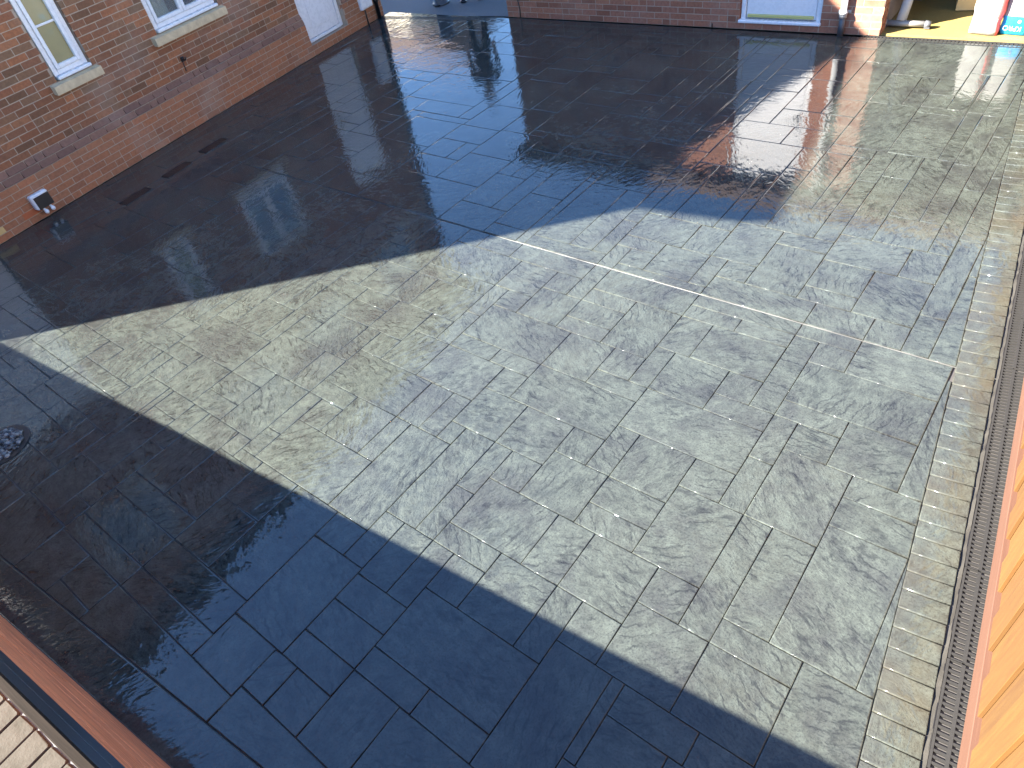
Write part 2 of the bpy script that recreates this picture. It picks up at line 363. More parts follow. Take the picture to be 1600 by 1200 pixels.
# slabs pressed into the concrete; each outline in mm on the ground, nearest first
SLABS = [
(-832,-89,-832,368,-1584,368,-1584,-159), (-1904,512,-1152,512,-1152,896,-1904,896), (-832,80,-464,80,-464,624,-832,624), (-1152,368,-832,368,-832,1040,-1152,1040), (-320,1568,64,1568,64,2300,62,2320,-320,2320), 
(-160,1040,193,1040,139,1568,-160,1568), (-544,1040,-160,1040,-160,1424,-544,1424), (-1616,2384,-848,2384,-848,2752,-1616,2752), (-2704,208,-2288,208,-2288,784,-2704,784), (-1088,1648,-704,1648,-704,2160,-1088,2160), 
(-928,1040,-544,1040,-544,1424,-928,1424), (-2800,976,-2448,976,-2448,1728,-2800,1728), (-3088,288,-2704,288,-2704,976,-3088,976), (-2368,2240,-1616,2240,-1616,2608,-2368,2608), (-704,2160,-320,2160,-320,2688,-704,2688), 
(-2064,1280,-1552,1280,-1552,1648,-2064,1648), (-848,3056,-96,3056,-96,3440,-848,3440), (-3552,976,-2800,976,-2800,1360,-3552,1360), (-2336,-229,-2336,-80,-3472,-80,-3472,-334), (-1312,1280,-928,1280,-928,1648,-1312,1648), 
(-1680,896,-1312,896,-1312,1280,-1680,1280), (-400,880,209,880,193,1040,-400,1040), (-544,1568,-320,1568,-320,2160,-544,2160), (-1904,-16,-1584,-16,-1584,368,-1904,368), (-1584,-159,-1584,-16,-2336,-16,-2336,-229), 
(-2448,1136,-2208,1136,-2208,1888,-2448,1888), (-704,1424,-544,1424,-544,2160,-704,2160), (-3696,1728,-2944,1728,-2944,2096,-3696,2096), (-3104,2608,-2368,2608,-2368,2992,-3104,2992), (-1840,1648,-1456,1648,-1456,2016,-1840,2016), 
(-768,624,-464,624,-464,880,-768,880), (-1456,2016,-1088,2016,-1088,2384,-1456,2384), (-3456,64,-2704,64,-2704,288,-3456,288), (-5552,3787,-4416,3787,-4416,4400,-5552,4400), (-1760,3787,-1760,3872,-2512,3872,-2512,3787), 
(-2512,3504,-1760,3504,-1760,3777,-2512,3777), (-1520,3136,-1008,3136,-1008,3504,-1520,3504), (-3104,2096,-2576,2096,-2576,2464,-3104,2464), (-464,2688,-96,2688,-96,3056,-464,3056), (-2208,1888,-1840,1888,-1840,2240,-2208,2240), 
(-1552,1280,-1312,1280,-1312,1648,-1552,1648), (-624,3440,-96,3440,-96,3777,-624,3777), (-2704,-80,-2336,-80,-2336,208,-2704,208), (-2128,2992,-1760,2992,-1760,3504,-2128,3504), (-1616,2752,-1232,2752,-1232,3136,-1616,3136), 
(-768,880,-400,880,-400,1040,-768,1040), (-3840,448,-3456,448,-3456,896,-3840,896), (-4080,1056,-3696,1056,-3696,1584,-4080,1584), (-2576,1888,-2208,1888,-2208,2240,-2576,2240), (-2288,368,-1904,368,-1904,576,-2288,576), 
(-3392,3936,-3024,3936,-3024,4896,-3392,4896), (-3456,288,-3088,288,-3088,656,-3456,656), (-2448,4624,-2064,4624,-2064,5584,-2448,5584), (-2288,752,-2064,752,-2064,1136,-2288,1136), (-5216,1424,-4448,1424,-4448,1808,-5216,1808), 
(-4208,64,-3456,64,-3456,288,-4208,288), (-1760,3787,-1008,3787,-1008,4032,-1760,4032), (-3328,1360,-2944,1360,-2944,1728,-3328,1728), (-3984,3200,-3248,3200,-3248,3568,-3984,3568), (-1312,896,-1152,896,-1152,1280,-1312,1280), 
(-1536,4032,-1152,4032,-1152,4608,-1536,4608), (-2368,2608,-2000,2608,-2000,2992,-2368,2992), (-5504,-464,-4863,-464,-4752,-454,-4752,-96,-5504,-96), (-784,4032,-400,4032,-400,4544,-784,4544), (-1456,1808,-1088,1808,-1088,2016,-1456,2016), 
(-1520,368,-1152,368,-1152,512,-1520,512), (-544,1424,-160,1424,-160,1568,-544,1568), (-3456,-80,-2704,-80,-2704,64,-3456,64), (-2656,5584,-1904,5584,-1904,6144,-2656,6144), (-5504,-524,-5504,-80,-6256,-80,-6256,-594), 
(-1152,1040,-928,1040,-928,1280,-1152,1280), (-320,2320,62,2320,41,2528,-320,2528), (-4208,-403,-4208,-64,-4752,-64,-4752,-454), (-5968,1120,-5584,1120,-5584,2080,-5968,2080), (-3456,656,-3088,656,-3088,976,-3456,976), 
(-2288,576,-1904,576,-1904,752,-2288,752), (-1008,2912,-848,2912,-848,3648,-1008,3648), (-1904,368,-1520,368,-1520,512,-1904,512), (-5936,2080,-5584,2080,-5584,3216,-5936,3216), (-4448,1584,-3936,1584,-3936,1952,-4448,1952), 
(-2288,208,-1904,208,-1904,368,-2288,368), (-4352,3056,-3984,3056,-3984,3777,-4352,3777), (-3744,2688,-3248,2688,-3248,3056,-3744,3056), (-4208,448,-3840,448,-3840,848,-4208,848), (-2160,-16,-1904,-16,-1904,208,-2160,208), 
(-2064,752,-1904,752,-1904,1136,-2064,1136), (-6288,4144,-5552,4144,-5552,4896,-6288,4896), (-928,1424,-704,1424,-704,1648,-928,1648), (-1456,1648,-1088,1648,-1088,1808,-1456,1808), (-3472,2096,-3104,2096,-3104,2464,-3472,2464), 
(-1904,4256,-1536,4256,-1536,4784,-1904,4784), (-6848,5920,-5728,5920,-5728,6672,-6848,6672), (-1696,6288,-1232,6288,-1232,7232,-1696,7232), (-1152,4544,-640,4544,-640,4912,-1152,4912), (-1904,896,-1680,896,-1680,1136,-1904,1136), 
(-6656,-80,-5904,-80,-5904,368,-6656,368), (-4208,288,-3456,288,-3456,448,-4208,448), (-2064,1136,-1680,1136,-1680,1280,-2064,1280), (-4688,320,-4400,320,-4400,880,-4688,880), (-3024,3936,-2800,3936,-2800,4896,-3024,4896), 
(-2880,2992,-2512,2992,-2512,3344,-2880,3344), (-4592,2176,-4224,2176,-4224,2688,-4592,2688), (-4208,-80,-3456,-80,-3456,64,-4208,64), (-7392,288,-6656,288,-6656,832,-7392,832), (-2656,4256,-2160,4256,-2160,4624,-2656,4624), 
(-6848,6672,-5728,6672,-5728,7424,-6848,7424), (-1696,7936,-1008,7936,-1008,8896,-1417,8896,-1696,8886), (-2288,3872,-1904,3872,-1904,4256,-2288,4256), (-400,4192,-240,4192,-240,5152,-400,5152), (-5072,512,-4752,512,-4752,1056,-5072,1056), 
(-1152,4912,-928,4912,-928,5872,-1152,5872), (-848,2160,-704,2160,-704,2544,-848,2544), (-5216,2016,-4976,2016,-4976,2976,-5216,2976), (-3840,2320,-3472,2320,-3472,2688,-3840,2688), (-3840,-369,-3840,-80,-4208,-80,-4208,-403), 
(-5584,2608,-5216,2608,-5216,3360,-5584,3360), (-4624,5632,-4048,5632,-4048,6384,-4624,6384), (-4976,2176,-4752,2176,-4752,3136,-4976,3136), (-2448,784,-2288,784,-2288,1136,-2448,1136), (-5504,-96,-4752,-96,-4752,144,-5504,144), 
(-4224,1952,-3840,1952,-3840,2320,-4224,2320), (-1088,2160,-848,2160,-848,2384,-1088,2384), (-3392,3568,-2656,3568,-2656,3777,-3392,3777), (-1616,2016,-1456,2016,-1456,2384,-1616,2384), (-3312,5248,-2800,5248,-2800,5808,-3312,5808), 
(-4992,4400,-4416,4400,-4416,4960,-4992,4960), (-1232,6288,-832,6288,-832,7136,-1232,7136), (-320,2528,41,2528,24,2688,-320,2688), (-2208,1136,-2064,1136,-2064,1504,-2208,1504), (-3248,3200,-2880,3200,-2880,3568,-3248,3568), 
(-1152,4192,-784,4192,-784,4544,-1152,4544), (-4752,-64,-4400,-64,-4400,320,-4752,320), (-5584,1648,-5344,1648,-5344,2608,-5584,2608), (-3856,3952,-3488,3952,-3488,4512,-3856,4512), (-4848,1056,-4448,1056,-4448,1424,-4848,1424), 
(-1904,4784,-1696,4784,-1696,5744,-1904,5744), (-2064,1648,-1840,1648,-1840,1888,-2064,1888), (-1760,3136,-1520,3136,-1520,3504,-1760,3504), (-928,5296,-704,5296,-704,6288,-928,6288), (-96,2688,24,2688,-74,3648,-96,3648), 
(-2208,1504,-2064,1504,-2064,1888,-2208,1888), (-2944,1728,-2736,1728,-2736,2096,-2944,2096), (-1008,3787,-624,3787,-624,4032,-1008,4032), (-4048,5792,-3312,5792,-3312,6256,-4048,6256), (-4416,3787,-3856,3787,-3856,4144,-4416,4144), 
(-1760,3648,-1008,3648,-1008,3777,-1760,3777), (-1232,2752,-848,2752,-848,2912,-1232,2912), (-1696,5168,-1472,5168,-1472,6128,-1696,6128), (-2656,4624,-2448,4624,-2448,5584,-2656,5584), (-6288,4896,-5552,4896,-5552,5488,-6288,5488), 
(-4992,4960,-4416,4960,-4416,5520,-4992,5520), (-8698,656,-8304,656,-8304,1792,-8864,1792), (-4400,112,-4208,112,-4208,672,-4400,672), (-704,2688,-464,2688,-464,2912,-704,2912), (-3392,4896,-2800,4896,-2800,5248,-3392,5248), 
(-848,2544,-704,2544,-704,2912,-848,2912), (-832,624,-768,624,-768,1040,-832,1040), (-1840,2016,-1616,2016,-1616,2240,-1840,2240), (-5840,528,-5072,528,-5072,752,-5840,752), (-8128,1568,-7376,1568,-7376,2128,-8128,2128), 
(-2704,784,-2448,784,-2448,976,-2704,976), (-4048,5424,-3312,5424,-3312,5792,-4048,5792), (-928,4912,-544,4912,-544,5296,-928,5296), (-2336,-16,-2160,-16,-2160,208,-2336,208), (-240,3787,-87,3787,-185,4736,-240,4736), 
(-1696,4784,-1312,4784,-1312,5168,-1696,5168), (-3856,4512,-3488,4512,-3488,5072,-3856,5072), (-5904,-80,-5504,-80,-5504,368,-5904,368), (-848,2912,-464,2912,-464,3056,-848,3056), (-4352,2688,-3984,2688,-3984,3056,-4352,3056), 
(-4976,1808,-4592,1808,-4592,2176,-4976,2176), (-4416,4144,-4048,4144,-4048,4704,-4416,4704), (-1312,4784,-1152,4784,-1152,5744,-1312,5744), (-3840,-272,-3472,-272,-3472,-80,-3840,-80), (-2736,1728,-2576,1728,-2576,2096,-2736,2096), 
(-4992,6080,-4624,6080,-4624,7216,-4992,7216), (-8128,2496,-7376,2496,-7376,3056,-8128,3056), (-8864,5904,-8128,5904,-8128,7040,-8864,7040), (-2064,4624,-1904,4624,-1904,5584,-2064,5584), (-3936,1584,-3696,1584,-3696,1952,-3936,1952), 
(-2512,3136,-2128,3136,-2128,3344,-2512,3344), (-2000,2608,-1616,2608,-1616,2752,-2000,2752), (-3392,3787,-2656,3787,-2656,3936,-3392,3936), (-4752,2544,-4592,2544,-4592,3504,-4752,3504), (-5536,6048,-4992,6048,-4992,6800,-5536,6800), 
(-7760,6640,-6848,6640,-6848,7392,-7760,7392), (-2000,2752,-1760,2752,-1760,2992,-2000,2992), (-544,4912,-400,4912,-400,5872,-544,5872), (-2944,1360,-2800,1360,-2800,1728,-2944,1728), (64,1568,139,1568,64,2300), 
(-4624,7120,-4048,7120,-4048,7872,-4624,7872), (-5584,896,-5216,896,-5216,1280,-5584,1280), (-1760,2752,-1616,2752,-1616,3136,-1760,3136), (-4208,848,-3840,848,-3840,1056,-4208,1056), (-1232,2912,-1008,2912,-1008,3136,-1232,3136), 
(-7376,1200,-7008,1200,-7008,1952,-7376,1952), (-2384,6512,-1696,6512,-1696,6864,-2384,6864), (-704,5296,-544,5296,-544,6256,-704,6256), (-1472,5168,-1312,5168,-1312,6128,-1472,6128), (-3488,3787,-3392,3787,-3392,5248,-3488,5248), 
(-2800,4448,-2656,4448,-2656,5408,-2800,5408), (-5536,5488,-4992,5488,-4992,6048,-5536,6048), (-8864,1792,-8304,1792,-8304,2544,-8864,2544), (-2384,6864,-2016,6864,-2016,7616,-2384,7616), (-7760,7392,-6848,7392,-6848,8144,-7760,8144), 
(-400,3787,-240,3787,-240,4192,-400,4192), (-2016,7232,-1696,7232,-1696,8192,-2016,8192), (-6352,1296,-6112,1296,-6112,2048,-6352,2048), (-8864,2544,-8304,2544,-8304,3296,-8864,3296), (-2160,4256,-1904,4256,-1904,4624,-2160,4624), 
(-640,4544,-400,4544,-400,4912,-640,4912), (-2656,6144,-2128,6144,-2128,6512,-2656,6512), (-4448,1216,-4080,1216,-4080,1424,-4448,1424), (-4048,4144,-3856,4144,-3856,4896,-4048,4896), (-3984,2688,-3744,2688,-3744,3056,-3984,3056), 
(-2720,2464,-2368,2464,-2368,2608,-2720,2608), (-2576,2240,-2368,2240,-2368,2464,-2576,2464), (-5552,4400,-4992,4400,-4992,4768,-5552,4768), (-8128,1200,-7376,1200,-7376,1568,-8128,1568), (-6112,3787,-5552,3787,-5552,4144,-6112,4144), 
(-400,5152,-240,5152,-240,5269,-326,6112,-400,6112), (-2512,2992,-2128,2992,-2128,3136,-2512,3136), (-5344,1648,-5216,1648,-5216,2608,-5344,2608), (-4992,7392,-4624,7392,-4624,8528,-4992,8528), (-624,3787,-400,3787,-400,4032,-624,4032), 
(-3104,2464,-2720,2464,-2720,2608,-3104,2608), (-1376,3504,-1008,3504,-1008,3648,-1376,3648), (-7008,2864,-6736,2864,-6736,3777,-7008,3777), (-3696,1200,-3552,1200,-3552,1584,-3696,1584), (-4224,2320,-3840,2320,-3840,2528,-4224,2528), 
(-1760,3504,-1376,3504,-1376,3648,-1760,3648), (-2512,3344,-2128,3344,-2128,3504,-2512,3504), (-8128,464,-7760,464,-7760,1200,-8128,1200), (-7760,3056,-7008,3056,-7008,3424,-7760,3424), (-3552,1360,-3328,1360,-3328,1584,-3552,1584), 
(-8128,2128,-7376,2128,-7376,2496,-8128,2496), (-3248,6288,-2960,6288,-2960,7040,-3248,7040), (-5824,752,-5072,752,-5072,896,-5824,896), (-3696,1584,-3328,1584,-3328,1728,-3696,1728), (-848,3440,-624,3440,-624,3648,-848,3648), 
(-4592,3296,-4352,3296,-4352,3777,-4592,3777), (-4048,6800,-3680,6800,-3680,7552,-4048,7552), (-6352,752,-5968,752,-5968,1120,-6352,1120), (-5504,144,-5072,144,-5072,368,-5504,368), (-2800,7808,-2384,7808,-2384,8560,-2800,8560), 
(-5584,3360,-5216,3360,-5216,3777,-5584,3777), (-7008,2112,-6736,2112,-6736,2864,-7008,2864), (-2128,6144,-1696,6144,-1696,6512,-2128,6512), (-1008,3648,-624,3648,-624,3777,-1008,3777), (-6112,1120,-5968,1120,-5968,2080,-6112,2080), 
(-2656,6512,-2384,6512,-2384,7264,-2656,7264), (-1152,4032,-784,4032,-784,4192,-1152,4192), (-2656,3344,-2512,3344,-2512,3777,-2656,3777), (-6288,7424,-5728,7424,-5728,8176,-6288,8176), (-7376,1952,-7008,1952,-7008,2512,-7376,2512), 
(-4992,5520,-4624,5520,-4624,6080,-4992,6080), (-3248,2464,-3104,2464,-3104,2832,-3248,2832), (-544,5872,-400,5872,-400,6831,-544,6832), (-7760,272,-7392,272,-7392,832,-7760,832), (-704,6256,-544,6256,-544,7216,-704,7216), 
(-5552,5136,-4992,5136,-4992,5488,-5552,5488), (-1696,7232,-1392,7232,-1392,7936,-1696,7936), (-4448,1056,-4080,1056,-4080,1216,-4448,1216), (-6656,3787,-6288,3787,-6288,4336,-6656,4336), (-2800,3936,-2656,3936,-2656,4448,-2800,4448), 
(-4592,2928,-4352,2928,-4352,3296,-4592,3296), (-3760,3568,-3392,3568,-3392,3777,-3760,3777), (-4448,1424,-4080,1424,-4080,1584,-4448,1584), (-4624,6384,-4048,6384,-4048,6752,-4624,6752), (-9166,3856,-8864,3856,-8864,4992,-9232,4992,-9232,4306), 
(-1536,4608,-1152,4608,-1152,4784,-1536,4784), (-3696,2096,-3472,2096,-3472,2320,-3696,2320), (-3840,1952,-3696,1952,-3696,2320,-3840,2320), (-3472,2464,-3248,2464,-3248,2688,-3472,2688), (-1904,3872,-1760,3872,-1760,4256,-1904,4256), 
(-6352,2048,-6112,2048,-6112,2608,-6352,2608), (-3248,2832,-3104,2832,-3104,3200,-3248,3200), (-4976,3504,-4592,3504,-4592,3777,-4976,3777), (-7584,4512,-7216,4512,-7216,5264,-7584,5264), (-6112,2448,-5936,2448,-5936,3200,-6112,3200), 
(-7216,5056,-6848,5056,-6848,5808,-7216,5808), (-7216,3787,-6656,3787,-6656,4144,-7216,4144), (-4416,5248,-4048,5248,-4048,5632,-4416,5632), (-1008,8112,-704,8112,-704,8921,-1008,8910), (-6560,2800,-6352,2800,-6352,3552,-6560,3552), 
(-4224,2528,-3840,2528,-3840,2688,-4224,2688), (-3248,7408,-2944,7408,-2944,8160,-3248,8160), (-6480,5616,-5728,5616,-5728,5920,-6480,5920), (-6848,4512,-6288,4512,-6288,4880,-6848,4880), (-7024,-80,-6656,-80,-6656,288,-7024,288), 
(-8864,7600,-8128,7600,-8128,8352,-8864,8352), (-4624,6752,-4048,6752,-4048,7120,-4624,7120), (-3312,5904,-2960,5904,-2960,6288,-3312,6288), (-5072,144,-4896,144,-4896,512,-5072,512), (-6288,368,-5840,368,-5840,592,-6288,592), 
(-6352,2608,-6112,2608,-6112,3168,-6352,3168), (-4624,8240,-4048,8240,-4048,8800,-4160,8800,-4624,8784), (-2880,3344,-2656,3344,-2656,3568,-2880,3568), (-7584,3424,-7008,3424,-7008,3777,-7584,3776), (-1760,4032,-1536,4032,-1536,4256,-1760,4256), 
(-5216,3344,-4976,3344,-4976,3777,-5216,3777), (-2384,7616,-2016,7616,-2016,8176,-2384,8176), (-3104,2992,-2880,2992,-2880,3200,-3104,3200), (-6736,1504,-6560,1504,-6560,2256,-6736,2256), (-2656,4096,-2288,4096,-2288,4256,-2656,4256), 
(-6560,1136,-6352,1136,-6352,1696,-6560,1696), (-832,6288,-704,6288,-704,7248,-832,7248), (-5584,1280,-5216,1280,-5216,1488,-5584,1488), (-8128,4544,-7760,4544,-7760,5296,-8128,5296), (-4400,816,-4208,816,-4208,1056,-4400,1056), 
(-7216,4320,-6848,4320,-6848,4880,-7216,4880), (-3600,3056,-3248,3056,-3248,3200,-3600,3200), (-4688,880,-4400,880,-4400,1056,-4688,1056), (-5216,2976,-4976,2976,-4976,3344,-5216,3344), (-8864,3296,-8496,3296,-8496,4048,-8864,4048), 
(-5536,7904,-5168,7904,-5168,8765,-5536,8752), (-2512,3872,-2288,3872,-2288,4096,-2512,4096), (-1152,5872,-928,5872,-928,6288,-1152,6288), (-7392,-80,-7024,-80,-7024,288,-7392,288), (-3984,3056,-3600,3056,-3600,3200,-3984,3200), 
(-4976,3136,-4752,3136,-4752,3504,-4976,3504), (-2016,8192,-1696,8192,-1696,8886,-2016,8875), (-7584,3952,-7216,3952,-7216,4512,-7584,4512), (-7584,5632,-7216,5632,-7216,6384,-7584,6384), (-4896,144,-4752,144,-4752,512,-4896,512), 
(-5472,368,-5072,368,-5072,528,-5472,528), (-3856,3787,-3488,3787,-3488,3952,-3856,3952), (-5552,4768,-5184,4768,-5184,5136,-5552,5136), (-8128,3056,-7760,3056,-7760,3616,-8128,3616), (-3696,976,-3552,976,-3552,1200,-3696,1200), 
(-704,7216,-544,7216,-544,8176,-704,8176), (-1312,5744,-1152,5744,-1152,6288,-1312,6288), (-4448,1952,-4224,1952,-4224,2176,-4448,2176), (-4592,1808,-4448,1808,-4448,2176,-4592,2176), (-8864,7040,-8128,7040,-8128,7600,-8864,7600), 
(-6736,2992,-6560,2992,-6560,3777,-6736,3777), (-4048,7552,-3680,7552,-3680,8112,-4048,8112), (-8128,5296,-7760,5296,-7760,6048,-8128,6048), (-4752,2176,-4592,2176,-4592,2544,-4752,2544), (-3472,-334,-3472,-272,-3840,-272,-3840,-369), 
(-2656,3787,-2512,3787,-2512,4096,-2656,4096), (-4048,6256,-3680,6256,-3680,6624,-4048,6624), (-4752,320,-4688,320,-4688,1056,-4752,1056), (-2800,7264,-2384,7264,-2384,7632,-2800,7632), (-5536,6800,-4992,6800,-4992,7168,-5536,7168), 
(-8128,3616,-7760,3616,-7760,4176,-8128,4176), (-4592,2688,-4352,2688,-4352,2928,-4592,2928), (-1904,5744,-1696,5744,-1696,6144,-1904,6144), (-7760,-96,-7392,-96,-7392,272,-7760,272), (-9000,2720,-8864,2720,-8864,3856,-9166,3856), 
(-3680,6816,-3472,6816,-3472,7568,-3680,7568), (-6288,8176,-5728,8176,-5728,8736,-5989,8736,-6288,8726), (-5216,896,-5072,896,-5072,1280,-5216,1280), (-3312,6288,-3248,6288,-3248,8832,-3312,8830), (-7376,2512,-7008,2512,-7008,2880,-7376,2880), 
(-2016,6864,-1696,6864,-1696,7232,-2016,7232), (-8864,4784,-8496,4784,-8496,5536,-8864,5536), (-2576,1728,-2448,1728,-2448,1888,-2576,1888), (-5216,1280,-4848,1280,-4848,1424,-5216,1424), (-5072,1056,-4848,1056,-4848,1280,-5072,1280), 
(-5536,7168,-4992,7168,-4992,7536,-5536,7536), (-6848,5424,-6480,5424,-6480,5920,-6848,5920), (-4048,8112,-3680,8112,-3680,8672,-4048,8672), (-6592,480,-6288,480,-6288,752,-6592,752), (-6288,592,-5840,592,-5840,752,-6288,752), 
(-4400,-64,-4208,-64,-4208,112,-4400,112), (-7008,1200,-6736,1200,-6736,1568,-7008,1568), (-3680,6256,-3472,6256,-3472,6816,-3680,6816), (-5584,1488,-5216,1488,-5216,1648,-5584,1648), (-7216,5808,-6848,5808,-6848,6368,-7216,6368), 
(-8128,96,-7760,96,-7760,464,-8128,464), (-6352,3344,-6112,3344,-6112,3777,-6352,3777), (-5840,368,-5472,368,-5472,528,-5840,528), (-7008,1744,-6736,1744,-6736,2112,-7008,2112), (-9232,4992,-8864,4992,-8864,5744,-9232,5744), 
(-6848,7792,-6480,7792,-6480,8544,-6848,8544), (-3680,7936,-3472,7936,-3472,8824,-3680,8817), (-6480,4880,-6288,4880,-6288,5616,-6480,5616), (-2800,5776,-2656,5776,-2656,6336,-2800,6336), (-5216,1808,-4976,1808,-4976,2016,-5216,2016), 
(-5168,7536,-4992,7536,-4992,8672,-5168,8672), (-1392,7232,-1232,7232,-1232,7936,-1392,7936), (-7104,960,-6736,960,-6736,1200,-7104,1200), (-3984,3568,-3760,3568,-3760,3777,-3984,3777), (-8304,4400,-8128,4400,-8128,5536,-8304,5536), 
(-4240,4704,-4048,4704,-4048,5072,-4240,5072), (-832,7248,-704,7248,-704,8112,-832,8112), (-7760,5472,-7584,5472,-7584,6640,-7760,6640), (-6848,4880,-6480,4880,-6480,5248,-6848,5248), (-5824,896,-5584,896,-5584,1120,-5824,1120), 
(-6560,1696,-6352,1696,-6352,2064,-6560,2064), (-5728,6176,-5536,6176,-5536,6928,-5728,6928), (-7760,832,-7472,832,-7472,1200,-7760,1200), (-4048,4896,-3856,4896,-3856,5248,-4048,5248), (-3856,5072,-3488,5072,-3488,5248,-3856,5248), 
(-8644,288,-8304,288,-8304,656,-8698,656), (-3840,896,-3696,896,-3696,1056,-3840,1056), (-8304,1600,-8128,1600,-8128,2352,-8304,2352), (-3680,5248,-3312,5248,-3312,5424,-3680,5424), (-6560,2064,-6352,2064,-6352,2432,-6560,2432), 
(-544,6832,-400,6832,-498,7792,-544,7792), (-6848,7424,-6288,7424,-6288,7792,-6848,7792), (-6112,2080,-5936,2080,-5936,2448,-6112,2448), (-4400,672,-4208,672,-4208,816,-4400,816), (-3248,7040,-2960,7040,-2960,7408,-3248,7408), 
(-2384,8176,-2016,8176,-2016,8544,-2384,8544), (-5968,752,-5824,752,-5824,1120,-5968,1120), (-6560,2432,-6352,2432,-6352,2800,-6560,2800), (-6736,960,-6352,960,-6352,1136,-6736,1136), (-4416,4704,-4240,4704,-4240,5072,-4416,5072), 
(-2800,6336,-2656,6336,-2656,6896,-2800,6896), (-4048,5248,-3680,5248,-3680,5424,-4048,5424), (-3696,896,-3456,896,-3456,976,-3696,976), (-4448,7872,-4048,7872,-4048,8240,-4448,8240), (-5728,5616,-5536,5616,-5536,6176,-5728,6176), 
(-4416,5072,-4048,5072,-4048,5248,-4416,5248), (-8304,3088,-8128,3088,-8128,3840,-8304,3840), (-2800,5408,-2656,5408,-2656,5776,-2800,5776), (-5936,3216,-5584,3216,-5584,3392,-5936,3392), (-6112,3376,-5936,3376,-5936,3777,-6112,3777), 
(-6736,1136,-6560,1136,-6560,1504,-6736,1504), (-8128,4176,-7760,4176,-7760,4544,-8128,4544), (-2944,7456,-2800,7456,-2800,8208,-2944,8208), (-5936,3392,-5584,3392,-5584,3568,-5936,3568), (-5184,4768,-4992,4768,-4992,5136,-5184,5136), 
(-7584,5264,-7216,5264,-7216,5632,-7584,5632), (-1008,7552,-848,7552,-848,8112,-1008,8112), (-6288,5488,-5536,5488,-5536,5616,-6288,5616), (-9440,5904,-9232,5904,-9232,7040,-9440,7040), (-7760,4720,-7584,4720,-7584,5472,-7760,5472), 
(-1232,7552,-1008,7552,-1008,7936,-1232,7936), (-3472,7920,-3312,7920,-3312,8672,-3472,8672), (-8304,1040,-8128,1040,-8128,1600,-8304,1600), (-5536,7536,-5168,7536,-5168,7904,-5536,7904), (-6736,2256,-6560,2256,-6560,2624,-6736,2624), 
(-2384,8544,-2016,8544,-2016,8875,-2384,8862), (-2800,8560,-2384,8560,-2384,8862,-2800,8848), (-7472,1008,-7104,1008,-7104,1200,-7472,1200), (-8688,4416,-8304,4416,-8304,4784,-8688,4784), (-3248,8160,-2944,8160,-2944,8528,-3248,8528), 
(-2944,5808,-2800,5808,-2800,6176,-2944,6176), (-6736,2624,-6560,2624,-6560,2992,-6736,2992), (-7200,8144,-6848,8144,-6848,8706,-7200,8694), (-7760,8144,-7200,8144,-7200,8512,-7760,8512), (-6592,752,-6352,752,-6352,960,-6592,960), 
(-8864,4048,-8496,4048,-8496,4416,-8864,4416), (-7104,832,-6656,832,-6656,960,-7104,960), (-704,8176,-544,8176,-544,8237,-614,8924,-704,8921), (-7472,832,-7104,832,-7104,1008,-7472,1008), (-5728,7856,-5536,7856,-5536,8608,-5728,8608), 
(-6288,3787,-6112,3787,-6112,4144,-6288,4144), (-3472,7360,-3312,7360,-3312,7920,-3472,7920), (-7760,3792,-7584,3792,-7584,4352,-7760,4352), (-9440,7952,-9056,7952,-9056,8629,-9440,8615), (-1232,7264,-1008,7264,-1008,7552,-1232,7552), 
(-8496,3296,-8304,3296,-8304,3856,-8496,3856), (-6352,1120,-6112,1120,-6112,1296,-6352,1296), (-3472,6256,-3312,6256,-3312,6624,-3472,6624), (-2944,6176,-2800,6176,-2800,6544,-2944,6544), (-8128,6048,-7760,6048,-7760,6416,-8128,6416), 
(-6480,7792,-6288,7792,-6288,8544,-6480,8544), (-8496,3856,-8304,3856,-8304,4416,-8496,4416), (-4048,6624,-3680,6624,-3680,6800,-4048,6800), (-6848,4144,-6656,4144,-6656,4512,-6848,4512), (-2800,7632,-2384,7632,-2384,7808,-2800,7808), 
(-6656,368,-6288,368,-6288,480,-6656,480), (-7376,2880,-7008,2880,-7008,3056,-7376,3056), (-5728,7296,-5536,7296,-5536,7856,-5728,7856), (-8128,6416,-7760,6416,-7760,6784,-8128,6784), (-8304,3840,-8128,3840,-8128,4400,-8304,4400), 
(-6656,4336,-6288,4336,-6288,4512,-6656,4512), (-2944,8208,-2800,8208,-2800,8848,-2944,8843), (-8864,5536,-8496,5536,-8496,5904,-8864,5904), (-3472,6624,-3312,6624,-3312,6992,-3472,6992), (-9632,7392,-9440,7392,-9440,8528,-9632,8528), 
(-7008,1568,-6736,1568,-6736,1744,-7008,1744), (-3248,8528,-2944,8528,-2944,8843,-3248,8832), (-3680,7568,-3472,7568,-3472,7936,-3680,7936), (-8128,6784,-7760,6784,-7760,7152,-8128,7152), (-2944,6720,-2800,6720,-2800,7088,-2944,7088), 
(-1232,7136,-848,7136,-848,7264,-1232,7264), (-8496,4784,-8304,4784,-8304,5344,-8496,5344), (-1696,6128,-1472,6128,-1472,6288,-1696,6288), (-7216,6368,-6848,6368,-6848,6640,-7216,6640), (-9517,6256,-9440,6256,-9440,7392,-9632,7392,-9632,7038), 
(-2800,6896,-2656,6896,-2656,7264,-2800,7264), (-7216,4144,-6848,4144,-6848,4320,-7216,4320), (-3472,6992,-3312,6992,-3312,7360,-3472,7360), (-8304,672,-8128,672,-8128,1040,-8304,1040), (-6352,3168,-6112,3168,-6112,3344,-6352,3344), 
(-7584,3776,-7216,3787,-7216,3952,-7584,3952), (-8496,5344,-8304,5344,-8304,5904,-8496,5904), (-9232,6112,-8864,6112,-8864,6480,-9232,6480), (-3312,5808,-2944,5808,-2944,5904,-3312,5904), (-6560,3552,-6352,3552,-6352,3777,-6560,3777), 
